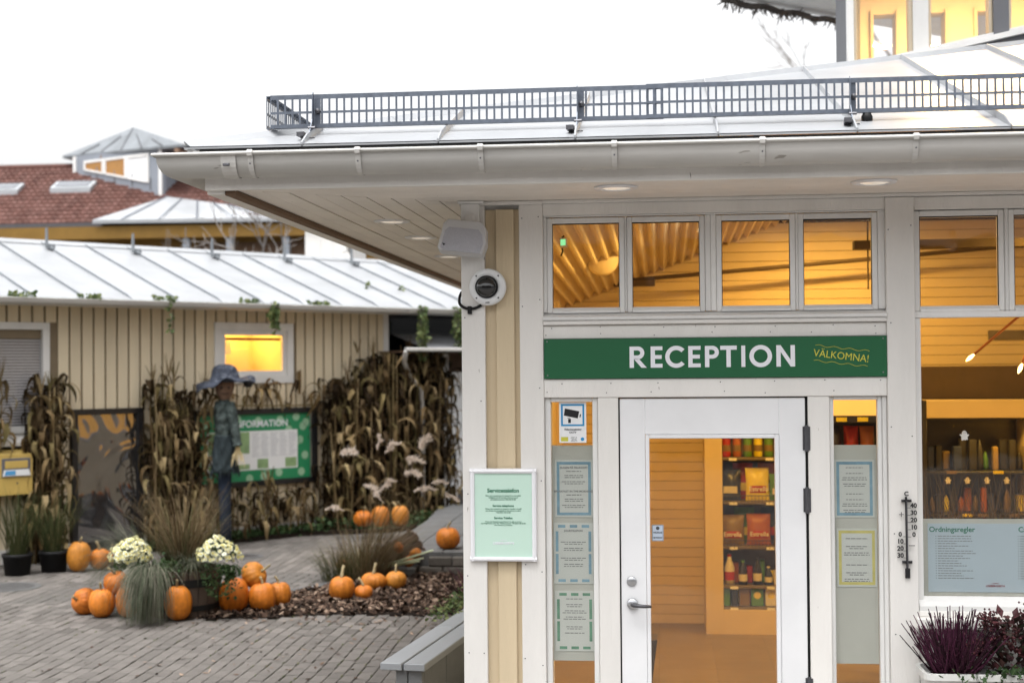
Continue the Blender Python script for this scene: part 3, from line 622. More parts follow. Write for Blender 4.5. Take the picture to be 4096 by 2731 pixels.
for row,(z,hm,n) in enumerate(((1.362,.26,12),(1.022,.22,13),(.902,.09,13))):
    for k in range(n):
        w = rg.uniform(.045,.075); x = 2.14+k*(.76/n)+w*.5; h = hm*rg.uniform(.55,1.0); m = (CK,CB,CR,CP,CY,CO,CK,CG,CW)[rg.randrange(9)] if row else (CK,CB,CK,CP,CK,CG)[rg.randrange(6)]
        if rg.random() < .5: t = MB().box(-w*.45,w*.45,-.03,.03,0,h,.006).build('shop_packet', m)
        else: t = MB().lathe([(0,0),(w*.42,0),(w*.45,h*.2),(w*.40,h*.6),(w*.2,h*.85),(0,h)],10).build('shop_packet', m, None, True)
        t.location = (x,4.62+rg.uniform(0,.12),z); tag(t,['first','second','third','fourth','fifth','sixth','seventh','eighth','ninth','tenth','eleventh','twelfth','thirteenth'][k]+' small packet from the white post on the '+['top shelf of the display cabinet','middle shelf of the display cabinet','bottom ledge of the display cabinet'][row],'goods',['goods on the top display shelf','goods on the middle display shelf','goods at the display cabinet bottom'][row])
def ghost(x,z,y,s,label,grp='paper ghosts in the shop window'):
    b = MB(); pts = [(-.40,0),(-.42,.55),(-.66,.78),(-.6,.9),(-.36,.82),(-.33,1.1),(-.2,1.3),(0,1.38),(.2,1.3),(.33,1.1),(.36,.82),(.6,.86),(.66,.74),(.42,.55),(.44,.05),(.27,.14),(.12,.0),(-.03,.13),(-.2,.0)]
    b.prism([(x_*s,z_*s) for x_,z_ in pts],'y',-.002,.002); t = b.build('paper_ghost', GHOST); t.location=(x,y,z); tag(t,label,'decoration',grp)
    for e in (-.08,.12): MB().lathe([(0,-.004),(.05*s,-.004),(.05*s,-.002)],10,(e*s,0,1.1*s),'y').build('eye', CK, t)
ghost(1.487,1.845,.045,.035,'white ghost cut-out stuck high on the shop window')
for k in range(4): ghost(2.24+k*.15,1.275,4.35,.038,['white ghost cut-out hanging nearest the post on the cabinet','second white ghost cut-out hanging on the cabinet','third white ghost cut-out hanging on the cabinet','white ghost cut-out hanging nearest the cabinet divider'][k])
# ================================================================ things on the facade
# ---- RECEPTION sign
sg = MB().box(-.591,1.1055,-.030,-.020,2.1655,2.3645,.001).build('reception_sign', GREEN)
tag(sg,'long green RECEPTION sign with white letters above the door','sign')
yf = -.0312
def arc(cx,cz,r0,r1,a0,a1,n=28,sx=1.0):
    o = [(cx+sx*r1*math.cos(a0+(a1-a0)*i/n), cz+r1*math.sin(a0+(a1-a0)*i/n)) for i in range(n+1)]
    i_ = [(cx+sx*r0*math.cos(a0+(a1-a0)*i/n), cz+r0*math.sin(a0+(a1-a0)*i/n)) for i in range(n+1)]
    return o, i_
def strip(m, o, i_):
    n = len(o); vs = [(x,yf,z) for x,z in o]+[(x,yf,z) for x,z in i_]+[(x,yf+.001,z) for x,z in o]+[(x,yf+.001,z) for x,z in i_]
    fs = [(k,k+1,n+k+1,n+k) for k in range(n-1)]+[(k,2*n+k,2*n+k+1,k+1) for k in range(n-1)]
    m.add(vs,fs)
H = .1065; zb = 2.2175; zt = zb+H; st = .0215
def letter(ch,x0,x1):
    m = MB(); w = x1-x0
    def bar(a,b,c,d): m.box(a,b,yf,yf+.001,c,d)
    def slant(p): m.prism(p,'y',yf,yf+.001)
    if ch == 'I': bar(x0,x1,zb,zt)
    if ch == 'E':
        bar(x0,x0+st,zb,zt)
        for z in (zb,zb+H/2-st*.45,zt-st*.9): bar(x0+st,x1-(.004 if abs(z-zb-H/2+st*.45)<1e-6 else 0),z,z+st*.9)
    if ch == 'T': bar(x0,x1,zt-st*.95,zt); c=(x0+x1)/2; bar(c-st/2,c+st/2,zb,zt-st*.95)
    if ch == 'N': bar(x0,x0+st,zb,zt); bar(x1-st,x1,zb,zt); slant([(x0+st,zt),(x0+st,zt-.034),(x1-st,zb),(x1-st,zb+.034)])
    if ch == 'O': o,i_ = arc((x0+x1)/2,(zb+zt)/2,H/2+.002-st,H/2+.002,0,2*PI,48,w/(H+.004)); strip(m,o,i_)
    if ch == 'C': o,i_ = arc(x0+H/2+.002,(zb+zt)/2,H/2+.002-st,H/2+.002,R_(42),R_(318),40,1.0); strip(m,o,i_)
    if ch in 'RP':
        r = H*.30; cz = zt-r; bar(x0,x0+st,zb,zt)
        xc = x1-r-(.012 if ch=='R' else 0); bar(x0+st,xc,zt-st*.9,zt); bar(x0+st,xc,cz-r,cz-r+st*.9)
        o,i_ = arc(xc,cz,r-st*.95,r,-PI/2,PI/2,20); strip(m,o,i_)
        if ch == 'R': slant([(xc-.022,cz-r+.003),(xc+.004,cz-r+.003),(x1,zb),(x1-.027,zb)])
    m.build('letter', SIGNW, sg)
cv = lambda z: -.6878+z*.000844
for ch,a,b in (('R',625,727),('E',750,820),('C',836,950),('E',972,1045),('P',1070,1152),('T',1160,1257),('I',1283,1306),('O',1330,1462),('N',1487,1595)): letter(ch,cv(a),cv(b))
lettering('VÄLKOMNA!', .051, .884,-.031,2.267, SIGNY, sg, tilt=.122, sx=.93)
for dz,dx in ((.039,.006),(-.036,-.003)):
    pts = []
    for i in range(49):
        u = i/48-.5; pts.append((.884+dx+u*.262, -.0312, 2.267+dz-u*.262*.122+.0042*math.sin(i/48*2*PI*3.5)))
    MB().tube(pts,.0011,5).build('wavy_line', SIGNY, sg)
for x,z in ((-.576,2.353),(-.574,2.182),(1.088,2.352),(1.086,2.186)): MB().lathe([(0,-.0335),(.003,-.0335),(.0045,-.031),(.0045,-.030)],12,(x,0,z),'y').build('screw', STEEL, sg)
# ---- framed service telephone notice
sf = root('notice_frame', (-.8045,-.03,1.479), 0, 'white framed pale green service telephone notice on the corner boards', 'notice')
w,h,t = .17,.235,.027
MB().box(-w+t-.002,w-t+.002,-.006,.004,-h+t-.002,h-t+.002).build('notice_sheet', PALEG, sf)
for a in ((-w,w,h-t,h),(-w,w,-h,-h+t)): MB().prism([(.006,a[2]),(-.014,a[2]+.004),(-.018,(a[2]+a[3])/2),(-.014,a[3]-.004),(.006,a[3])],'x',a[0],a[1]).build('frame_bar', PLAST, sf)
for a,b in ((-w,-w+t),(w-t,w)): MB().prism([(a,.006),(a+.004,-.0135),((a+b)/2,-.0175),(b-.004,-.0135),(b,.006)],'z',-h+.003,h-.003).build('frame_bar', PLAST, sf)
y = -.0068
lettering('Servicetelefon',.0285,0,y,.123,PRINTG,sf,bold=.0007)
lettering('Efter att receptionen är stängd finns det alltid\nmöjlighet att få kontakt med personal\npå telefonnummer 020-48 20 80',.0098,0,y,.088,PRINTG,sf)
lettering('Service telephone',.0150,0,y,.047,PRINTG,sf,bold=.0004)
lettering('When the reception is closed a member of staff\ncan always be contacted on the phone number\n+46 (0)31-48 20 80',.0095,0,y,.022,PRINTG,sf)
lettering('Service Telefon',.0150,0,y,-.015,PRINTG,sf,bold=.0004)
lettering('Wenn die Rezeption geschlossen ist, gibt es immer\ndie Möglichkeit unter der Telefonnummer +46 (0)31-48 20 80\neine Person zu erreichen',.0090,0,y,-.042,PRINTG,sf)
lettering('LISEBERGSBYN',.0165,0,y,-.142,SIGNW,sf,bold=.0005); lettering('CAMPING',.008,0,y,-.127,SIGNW,sf)
# ---- films and notices behind the sidelight panes
fL = bx('grey_film_panel', FILM, None, -.562,-.353,.0462,.050,.734,1.826,.0005); tag(fL,'grey backing panel with three notices behind the left sidelight pane','panel')
fR = bx('grey_film_panel', FILM, None, .849,1.061,.0462,.050,.737,1.824,.0005); tag(fR,'grey backing panel with two notices behind the right sidelight pane','panel')
def paper(nm,x0,x1,z0,z1,bm,label,heads,seed,dash=False):
    t = bx('window_notice', PAPERW, None, x0,x1,.0430,.0460,z0,z1,.0005); tag(t,label,'notice','notices in the sidelights')
    b = MB(); e = .014; i = .010
    if not dash: b.box(x0+i,x1-i,.0424,.0429,z1-i-e,z1-i); b.box(x0+i,x1-i,.0424,.0429,z0+i,z0+i+e); b.box(x0+i,x0+i+e,.0424,.0429,z0+i+e,z1-i-e); b.box(x1-i-e,x1-i,.0424,.0429,z0+i+e,z1-i-e)
    else:
        for k in range(3):
            xa = x0+i+k*(x1-x0-2*i)/3; 
            for zz in (z0+i,z1-i-e): b.box(xa+.012,xa+.05,.0424,.0429,zz,zz+e)
        for k in range(2):
            za = z0+.04+k*(z1-z0-.08)/2
            for xx in (x0+i,x1-i-e): b.box(xx,xx+e,.0424,.0429,za+.01,za+.01+(z1-z0)*.33)
    b.build('printed_border', bm, t)
    xc = (x0+x1)/2; z = z1-.04
    for hd,nl in heads:
        if hd: lettering(hd,.0145,xc,.0424,z,GREYT,t,bold=.0003); z -= .018
        text_lines(t,x0+.034,x1-.034,[z-.0105*k for k in range(nl) if (k+seed)%3!=2],.0426,.0042,GREYT,seed); z -= .0105*nl+.018
    return t
paper('a',-.548,-.354,1.461,1.752,PAPERB,'blue bordered breakfast notice, top of three in the left sidelight',[('SUGEN PÅ FRUKOST?',8),('BREAKFAST IN THE MORNING?',8)],1)
paper('b',-.556,-.355,1.123,1.432,PAPERB,'pale blue JOURTELEFON notice in the middle of the left sidelight',[('JOURTELEFON',1),('',6),('',6)],2,True)
paper('c',-.552,-.354,.783,1.087,PAPERG,'green bordered notice, lowest in the left sidelight',[('',1),('',9),('',4)],3,True)
paper('d',.852,1.048,1.463,1.751,PAPERB,'blue bordered notice in the right sidelight',[('',1),('',8),('',1),('',7)],4)
paper('e',.859,1.056,1.119,1.409,PAPERY,'yellow bordered notice in the right sidelight',[('',2),('',7),('',2),('',7)],5)
# ---- CCTV sticker and alarm sticker
st_ = bx('cctv_sticker', WPAPER, None, -.522,-.384,.0290,.0315,1.839,2.045,.0004); tag(st_,'white and blue CCTV warning sticker at the top of the left sidelight','sticker')
yv = .0283
b = MB(); b.box(-.512,-.394,yv,yv+.0006,2.027,2.036); b.box(-.512,-.394,yv,yv+.0006,1.924,1.933); b.box(-.512,-.503,yv,yv+.0006,1.933,2.027); b.box(-.403,-.394,yv,yv+.0006,1.933,2.027); b.build('blue_border', BLUEP, st_)
MB().prism([(-.492,2.014),(-.419,1.999),(-.427,1.963),(-.498,1.978)],'y',yv,yv+.0006).prism([(-.4165,1.984),(-.410,1.984),(-.413,1.969),(-.4185,1.969)],'y',yv,yv+.0006).box(-.476,-.462,yv,yv+.0006,1.94,1.961).box(-.48,-.465,yv,yv+.0006,1.964,1.966).build('camera_symbol', BLACK, st_)
lettering('Videobevakning',.0138,-.453,yv,1.907,DARKT,st_,bold=.0003); lettering('CCTV',.0138,-.453,yv,1.892,DARKT,st_,bold=.0003)
MB().box(-.513,-.477,yv,yv+.0006,1.847,1.869).build('yellow_print', SIGNY, st_); text_lines(st_,-.468,-.425,[1.868,1.862,1.857,1.852,1.847],yv+.0003,.002,GREYT,3)
MB().lathe([(.006,yv),(.009,yv),(.009,yv+.0006)],14,(-.404,0,1.858),'y').build('blue_print', BLUEP, st_)
ns = bx('alarm_sticker', mat('sticker_pale_blue',(.45,.52,.62),.5,.03), None, -.058,.001,.0150,.0170,1.345,1.427,.0003); tag(ns,'small pale blue alarm sticker on the door glass','sticker')
lettering('NOKAS',.013,-.0285,.0146,1.388,DARKT,ns,bold=.0003); lettering('SKYDDAS',.010,-.0285,.0146,1.362,DARKT,ns,bold=.0003); MB().lathe([(.006,.0143),(.009,.0143),(.009,.0148)],16,(-.0285,0,1.41),'y').build('emblem', DARKT, ns)
b = MB()
for a in ((-.056,-.001,1.4235,1.4255),(-.056,-.001,1.3465,1.3485),(-.056,-.054,1.3485,1.4235),(-.003,-.001,1.3485,1.4235)): b.box(a[0],a[1],.0146,.0149,a[2],a[3])
b.build('border', DARKT, ns)
# ---- rules panel in the shop window
rp = bx('rules_panel', FILM, None, 1.277,2.3,.046,.049,1.079,1.458,.0005); tag(rp,'pale rules sheet on a backing panel low in the shop window','notice')
bx('rules_sheet', RULES, rp, 1.303,2.25,.0425,.0458,1.097,1.435,.0005)
lettering('Ordningsregler',.036,1.420,.0420,1.405,PRINTG,rp,bold=.0006); lettering('Campingregler',.036,1.845,.0420,1.405,PRINTG,rp,bold=.0006)
rg = random.Random(6); b = MB()
for k in range(18):
    z = 1.373-k*.0122; b.box(1.340,1.344,.0418,.0424,z-.002,z+.002)
    xe = rg.uniform(1.42,1.535); x = 1.351
    while x < xe: wv = rg.uniform(.008,.024); b.box(x,min(x+wv,xe),.0418,.0424,z-.0018,z+.0018); x += wv+.003
    b.box(1.735,1.739,.0418,.0424,z-.002,z+.002); xe = rg.uniform(1.8,2.0); b.box(1.746,xe,.0418,.0424,z-.0018,z+.0018)
b.build('small_print', GREYT, rp)
lettering('LISEBERGSBYN',.014,1.625,.0420,1.128,mat('print_red',(.25,.05,.06),.6,.02),rp,bold=.0003); lettering('CAMPING',.008,1.625,.0420,1.141,MATS['print_red'],rp)
# ---- CCTV dome camera
dc = root('security_camera', (-.873,-.0,2.632), 0, 'round white dome security camera with black lens on the corner boards', 'camera')
def tilt(o): o.rotation_euler = (0,0,0); return o
cb = MB().lathe([(0,-.020),(.060,-.020),(.060,-.052)],40,(0,0,0),'y').build('mount', CAMW, dc, True)
MB().lathe([(.086,-.022),(.0935,-.028),(.0935,-.056),(.088,-.064),(.075,-.0675),(.056,-.068),(.056,-.060)],48,(0,0,0),'y').build('housing', CAMW, dc, True)
MB().lathe([(.057,-.0685),(.0575,-.072),(.054,-.073),(.0525,-.068)],48,(-.004,0,0),'y').build('dome_ring', BLACK, dc, True)
pr = [(.053*math.cos(a),-.066-.040*math.sin(a)) for a in [i*PI/2/10 for i in range(11)]]
MB().lathe(pr,40,(-.004,0,0),'y').build('dome', mat('dome_black',(.006,.006,.007),.06,.1,5,coat=.6), dc, True)
for a in (45,135,225,315):
    MB().lathe([(0,-.0705),(.0038,-.0705),(.0048,-.067)],10,(.079*math.cos(R_(a)),0,.079*math.sin(R_(a))),'y').build('screw', DSTEEL, dc, True)
lettering('AXIS',.010,0,-.0682,-.0795,DARKT,dc,bold=.0003)
cbp = [(-.035,-.03,-.090),(-.07,-.032,-.108),(-.115,-.030,-.108),(-.15,-.028,-.085),(-.155,.02,-.045),(-.15,.06,-.02)]
# smooth the cable
def smooth(pts, it=2):
    pts = [Vector(p) for p in pts]
    for _ in range(it):
        q = [pts[0]]
        for a,b_ in zip(pts,pts[1:]): q += [a*.75+b_*.25, a*.25+b_*.75]
        q.append(pts[-1]); pts = q
    return pts
cc_ = MB().tube(smooth(cbp),.0075,10).build('cable', BLACKP, dc, True)
MB().box(-.105,-.085,-.045,-.020,-.135,-.095,.002).build('cable_clip', BLACKP, cc_)
# ---- loudspeaker
ls = root('loudspeaker', (-.965,-.02,2.86), 0, 'grey white loudspeaker on a bracket at the top of the corner boards', 'loudspeaker')
bx('bracket_box', W2, ls, -.040,.052,-.045,.0,.10,.195,.003); bx('bracket_cap', W2, ls, -.055,.075,-.055,.0,.1955,.208,.002)
MB().cyl((.006,-.06,.06),(.006,-.03,.13),.03,n=12).build('bracket_arm', W2, ls)
def spk(x,y,z): return Matrix.Rotation(R_(-12),4,'X') @ Matrix.Rotation(R_(7),4,'Y') @ Vector((x,y,z))
b = MB(); cs = [(x_,z_*1.12-.008) for x_,z_ in ((-.128,-.06),(-.115,.055),(-.095,.075),(.075,.075),(.10,.05),(.112,-.02),(.10,-.072),(-.112,-.072))]
def ring(y,s): return [spk(x*s-.01, y, z*s) for x,z in cs]
lv = [ring(-.135,.94),ring(-.13,1.0),ring(-.06,1.02),ring(-.02,.86)]; n = len(cs)
b.add([v for r_ in lv for v in r_],[tuple(range(n)),tuple(range(4*n-1,3*n-1,-1))]+[(i*n+k,i*n+(k+1)%n,(i+1)*n+(k+1)%n,(i+1)*n+k) for i in range(3) for k in range(n)]).build('cabinet', SPKM, ls)
g = [spk(x*.88-.01,-.1375,z*.86-.012+(.0 if z<0 else -.02)) for x,z in cs]; g2 = [spk(x*.88-.01,-.130,z*.86-.012+(.0 if z<0 else -.02)) for x,z in cs]
MB().add(g+g2,[tuple(range(n))]+[(k,(k+1)%n,n+(k+1)%n,n+k) for k in range(n)]).build('grille', SPKG, ls)
q = [spk(-.118,-.139,-.052),spk(-.100,-.139,-.056),spk(-.106,-.139,-.068)]; MB().add(q,[(0,1,2)]).build('badge', BLACK, ls)
# ---- thermometer
th = root('wall_thermometer', (1.192,-.03,1.39), 0, 'black wrought iron wall thermometer with raised numbers on the white post', 'thermometer')
MB().cyl((-.004,-.012,-.175),(-.006,-.012,.185),.0055,n=10).build('stem', BLACK, th)
MB().cyl((-.002,-.02,-.16),(-.004,-.02,.165),.003,n=8).build('glass_tube', DSTEEL, th)
for z in (.165,-.135): MB().box(-.022,.014,-.02,-.002,z-.006,z+.006,.002).cyl((-.022,-.011,z),(-.028,-.011,z),.007,n=8).cyl((.014,-.011,z),(.020,-.011,z),.007,n=8).build('clamp', BLACK, th)
MB().box(-.014,.010,-.014,-.004,-.215,-.165,.003).build('foot_plate', BLACK, th)
lettering('C',.03,-.004,-.012,.198,BLACK,th,bold=.0012)
for k,tx in enumerate(('40','30','20','10','0')):
    z = .141-k*.0355; lettering(tx,.031,.030,-.012,z,BLACK,th,bold=.0012); MB().box(.0,.016,-.013,-.010,z-.012,z-.010).build('tick', BLACK, th)
for k,tx in enumerate(('0','10','20','30')):
    z = .0-k*.0345; lettering(tx,.031,-.036,-.012,z,BLACK,th,bold=.0012); MB().box(-.022,-.008,-.013,-.010,z-.012,z-.010).build('tick', BLACK, th)
MB().box(-.040,-.018,-.013,-.010,.096,.099).box(-.0305,-.0275,-.013,-.010,.086,.109).build('plus_mark', BLACK, th); MB().box(.004,.034,-.013,-.010,-.056,-.053).build('minus_mark', BLACK, th)
# ---- snow guard on the eaves
sgd = root('snow_guard', (0,0,0), 0, 'perforated galvanised snow guard rail standing along the roof eaves', 'snow guard')
def lattice(x0,x1,n,z0,z1,y,axis='x',name='rail_panel'):
    m = MB()
    def bb(a,b,y0,y1,c,d):
        if axis == 'x': m.box(a,b,y+y0,y+y1,c,d)
        else: m.box(y+y0,y+y1,a,b,c,d)
    p = (x1-x0)/n; bt = .0095
    bb(x0,x1,-.004,.0,z1-.022,z1-.004); bb(x0,x1,-.004,.026,z1-.004,z1); bb(x0,x1,-.004,.0,z0+.003,z0+.018); bb(x0,x1,-.004,.022,z0,z0+.003)
    zm = (z0+z1)/2-.006; bb(x0,x1,-.004,.0,zm-.0055,zm+.0055)
    for i in range(n+1):
        a = x0+i*p; bb(max(x0,a-bt/2),min(x1,a+bt/2),-.004,.0,z0+.018,zm-.0055); bb(max(x0,a-bt/2),min(x1,a+bt/2),-.004,.0,zm+.0055,z1-.022)
    return m.build(name, GALV, sgd)
lattice(-1.855,.02,52,3.378,3.537,-.55); lattice(-.06,2.6,74,3.380,3.540,-.556)
lattice(-.54,1.9,66,3.378,3.537,-1.875,'y')
for x in (-1.64,-.38,.87,2.16):
    z0 = rz(-.62)
    k = MB().prism([(-.66,z0+.01),(-.645,z0+.0),(-.56,z0+.06),(-.565,3.53),(-.578,3.545),(-.592,3.53),(-.60,z0+.09)],'x',x-.002,x+.002).build('bracket', GALV, sgd)
    MB().box(x-.035,x+.03,-.675,-.665,z0-.012,z0-.008).prism([(x-.045,-.72),(x-.01,-.72),(x-.006,-.56),(x-.03,-.56)],'z',z0-.008,z0+.012).build('clamp', DSTEEL, k)
    MB().cyl((x-.012,-.63,z0+.045),(x+.022,-.63,z0+.045),.007,n=6).build('bolt', DSTEEL, k)
    MB().box(x+.004,x+.03,-.553,-.547,3.39,3.53).build('plate', GALV, k); MB().lathe([(0,-.575),(.012,-.57),(.014,-.553)],10,(x+.018,0,3.455),'y').build('bolt', DSTEEL, k)
MB().lathe([(0,-.03),(.018,-.024),(.026,-.008),(.026,.008),(.018,.024),(0,.03)],14,(.95,-.545,3.355)).build('rubber_stop', BLACKP, sgd, True)
# ---- recessed lamps in the soffit
LENS = mat('lamp_lens',(.7,.68,.64),.15,.05,emit=((1,.86,.7),.16))
for i,(x,y,lb) in enumerate(((-.205,-.50,'round recessed lamp in the soffit above the second transom pane'),(.985,-.50,'round recessed lamp in the soffit nearest the shop window'),(-1.53,.83,'round recessed soffit lamp nearest the gutter corner'),(-1.54,1.87,'second recessed lamp along the side soffit'),(-1.60,3.45,'recessed side soffit lamp half hidden by the loudspeaker'))):
    t = root('recessed_lamp', (x,y,3.069), 0, lb, 'lamp', 'recessed lamps in the soffit')
    MB().lathe([(.072,.0),(.075,-.010),(.100,-.008),(.106,.0)],32).build('ring', PLAST, t, True); MB().lathe([(0,-.012),(.05,-.010),(.073,-.004)],28).build('lens', LENS, t, True)
# ---- garland under the tower eaves
gl = root('garland', (0,0,0), 0, 'brown bristly garland hanging under the tower eaves at the top', 'garland')
pts = [Vector((.70,8.50,6.20)).lerp(Vector((2.3,9.78,6.17)), i/20)+Vector((0,-.1,.015*math.sin(i*1.3))) for i in range(21)]
MB().tube(pts,.035,6).build('cord', BARK, gl)
rg = random.Random(3); b = MB()
for i in range(170):
    p = pts[rg.randrange(20)].lerp(pts[rg.randrange(20)],0) ; k = rg.uniform(0,19.99); p = pts[int(k)].lerp(pts[int(k)+1],k%1)
    d = Vector((rg.uniform(-.6,.6),rg.uniform(-.6,.2),rg.uniform(-1,.15))).normalized()*rg.uniform(.06,.15); b.cyl(p,p+d,.010,.004,4)
tag(b.build('bristles', BARK, gl), kind='stuff')
# ---- bench beside the building
bn = root('park_bench', (-1.63,1.28,0), -R_(7), 'grey painted plank bench along the building side', 'bench')
for x0,x1 in ((-.08,.055),(.068,.20)):
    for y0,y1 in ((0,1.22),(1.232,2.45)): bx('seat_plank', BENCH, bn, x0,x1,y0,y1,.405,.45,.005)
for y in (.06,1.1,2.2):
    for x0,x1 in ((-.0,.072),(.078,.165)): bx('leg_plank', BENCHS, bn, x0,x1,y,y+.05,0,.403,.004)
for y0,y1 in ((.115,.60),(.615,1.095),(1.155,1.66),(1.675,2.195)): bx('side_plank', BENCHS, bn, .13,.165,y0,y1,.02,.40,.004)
# ================================================================ annex across the courtyard (local x runs along its wall, -y faces the yard)
AX = (-7.288,8.813,0); AR = math.atan2(.763,.647)
def annex_world(s,y,z): 
    c,s_ = math.cos(AR),math.sin(AR); return (AX[0]+s*c-y*s_, AX[1]+s*s_+y*c, z)
A = root('annex_building', AX, AR, 'low beige boarded annex with pale standing seam roof across the courtyard', 'building')
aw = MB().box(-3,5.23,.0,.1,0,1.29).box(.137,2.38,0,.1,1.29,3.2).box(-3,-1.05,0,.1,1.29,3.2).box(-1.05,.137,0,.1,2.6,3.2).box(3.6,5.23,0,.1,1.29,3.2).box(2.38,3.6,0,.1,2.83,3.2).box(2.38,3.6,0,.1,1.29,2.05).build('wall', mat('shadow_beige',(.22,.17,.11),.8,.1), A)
s = -3.0
while s < 5.15:
    zs = [(.16,3.0)]
    if -1.2 < s < .11: zs = [(.16,1.30),(2.79,3.0)]
    if 2.27 < s < 3.58: zs = [(.16,2.035),(2.83,3.0)]
    for z0,z1 in zs: bx('board', BEIGE2, aw, s,s+.132,-.022,.0,z0,z1,.006)
    s += .155
bx('plinth', W, A, -3,5.23,-.035,.0,0,.17); bx('corner_board', W, A, 5.155,5.25,-.03,.05,0,3.0)
MB().box(5.25,9,.25,.35,0,3.2).box(5.2,5.26,.0,.3,0,3.2).build('recessed_wall', BROWN, A)  # dark brown includes the shade of the recess below the canopy
bx('eaves_soffit', W, A, -3,9,-.5,.0,2.985,3.005)
ag = MB()
pr = [(-.055,3.045)]+[(-.055*math.cos(PI*i/8),3.04-.062*math.sin(PI*i/8)) for i in range(9)]+[(.06,3.052),(.068,3.046)]
k = len(pr); vs = [(x,-.56-o,z-.0*x) for x in (-3,9) for o,z in pr]
ag.add(vs,[(j,j+1,k+j+1,k+j) for j in range(k-1)]).build('gutter', GUT, A, True)
# roof with standing seams
ry = lambda y: 3.062+(y+.56)*.345
ar = MB().add([(-3,-.55,3.05),(9,-.55,3.05),(9,1.9,ry(1.9)-.02),(-3,1.9,ry(1.9)-.02)],[(0,1,2,3)]).build('roof', ROOFD, A)
ss = [.93+.62*i for i in range(-7,14)]
for a,b in zip(ss,ss[1:]):
    y0,y1 = -.56,1.9; t = .012; P = [(a+.003,y0),(b-.003,y0),(b-.003,y1),(a+.003,y1)]
    MB().add([(x,y,ry(y)) for x,y in P]+[(x,y,ry(y)-t) for x,y in P],[(0,1,2,3),(7,6,5,4),(0,4,5,1),(1,5,6,2),(2,6,7,3),(3,7,4,0)]).build('roof_sheet', ROOFM, ar)
    vs = []
    for yy,h in ((-.56,.004),(-.44,.034),(1.86,.034)): vs += [(a-.005,yy,ry(yy)-.002),(a+.005,yy,ry(yy)-.002),(a+.003,yy,ry(yy)+h*.8),(a-.003,yy,ry(yy)+h*.8)]
    MB().add(vs,[(0,1,2,3)]+[(i*4+q,i*4+(q+1)%4,i*4+4+(q+1)%4,i*4+4+q) for i in range(2) for q in range(4)]+[(11,10,9,8)]).build('roof_seam', SEAM, ar)
MB().prism([(1.80,ry(1.80)+.01),(1.9,ry(1.9)+.035),(2.0,ry(1.80)+.01)],'x',-3,9).build('ridge_cap', ROOFM, ar)
MB().add([(-3,1.9,ry(1.9)),(9,1.9,ry(1.9)),(9,4.4,3.05),(-3,4.4,3.05)],[(0,1,2,3)]).build('rear_roof', ROOFM, ar)
MB().box(-3,9,4.2,4.3,0,3.05).box(-3,-2.9,.1,4.2,0,3.2).box(8.9,9,.35,4.2,0,3.2).build('rear_wall', BEIGE2, A)
for i in range(-2,7):
    s = .93+1.24*i-.02; y = 1.62; z = ry(y)
    b_ = MB().prism([(y-.14,z-.03),(y+.06,z+.04),(y+.05,z+.07),(y+.0,z+.07),(y-.14,z+.0)],'x',s-.02,s+.02).box(s-.06,s+.06,y-.10,y-.06,z-.005,z+.05).prism([(y+.0,z+.05),(y+.05,z+.05),(y+.035,z+.27),(y+.015,z+.27)],'x',s-.012,s+.012).build('roof_bracket', SEAM, ar)
# lit window
def aframe(x0,x1,z0,z1,t,parent,m=W2,y0=-.05,y1=.02,nm='window_frame'):
    for q in ((x0,x1,z1-t,z1),(x0,x1,z0,z0+t)): bx(nm,m,parent,q[0],q[1],y0,y1,q[2],q[3],.003)
    for q in ((x0,x0+t),(x1-t,x1)): bx(nm,m,parent,q[0],q[1],y0,y1,z0+t,z1-t,.003)
wd = MB().box(2.47,3.50,.0,.006,2.20,2.66).build('window', GLASS, A); aframe(2.38,3.60,2.035,2.83,.10,wd); aframe(2.48,3.50,2.135,2.73,.065,wd,W2,-.03,.02,'sash')
wr = MB(); wr.box(2.38,3.6,.9,.95,1.9,2.95); wr.box(2.38,3.6,.1,.95,1.9,1.95); wr.box(2.38,3.6,.1,.95,2.9,2.95); wr.box(2.38,2.42,.1,.95,1.95,2.9); wr.box(3.56,3.6,.1,.95,1.95,2.9); wr.build('window_room', IWALL, wd)
lamp_area('window_light', (3.0,.5,2.87), .9,.5, 11, wd)
bx('ceiling_light', TUBE, wd, 2.62,3.15,.80,.86,2.30,2.46)
bx('cupboard', ICEIL, wd, 2.95,3.3,.6,.89,1.96,2.5); bx('lamp_shade', WPAPER, wd, 2.62,2.9,.4,.7,2.42,2.6); bx('curtain_rail', BROWN, wd, 2.43,3.55,.12,.15,2.6,2.64)
# blind window
wb = MB().box(-1.05,.06,.005,.01,1.6,2.62).build('window', GLASS, A); aframe(-1.15,.137,1.50,2.79,.085,wb)
for i in range(29): z = 1.60+i*.0345; MB().prism([(.012,z),(.018,z+.024),(.020,z+.024),(.014,z)],'x',-1.05,.05).build('blind_slat', mat('blind_grey',(.50,.48,.49),.5,.05) if i==0 else MATS['blind_grey'], wb)
MB().box(-1.1,.1,.07,.09,1.5,2.7).build('blind_backing', BLACK, wb)
MB().prism([(-.0,1.50),(-.11,1.40),(-.11,1.36),(-.0,1.36)],'x',-1.1,.05).build('window_sill', W, wb)
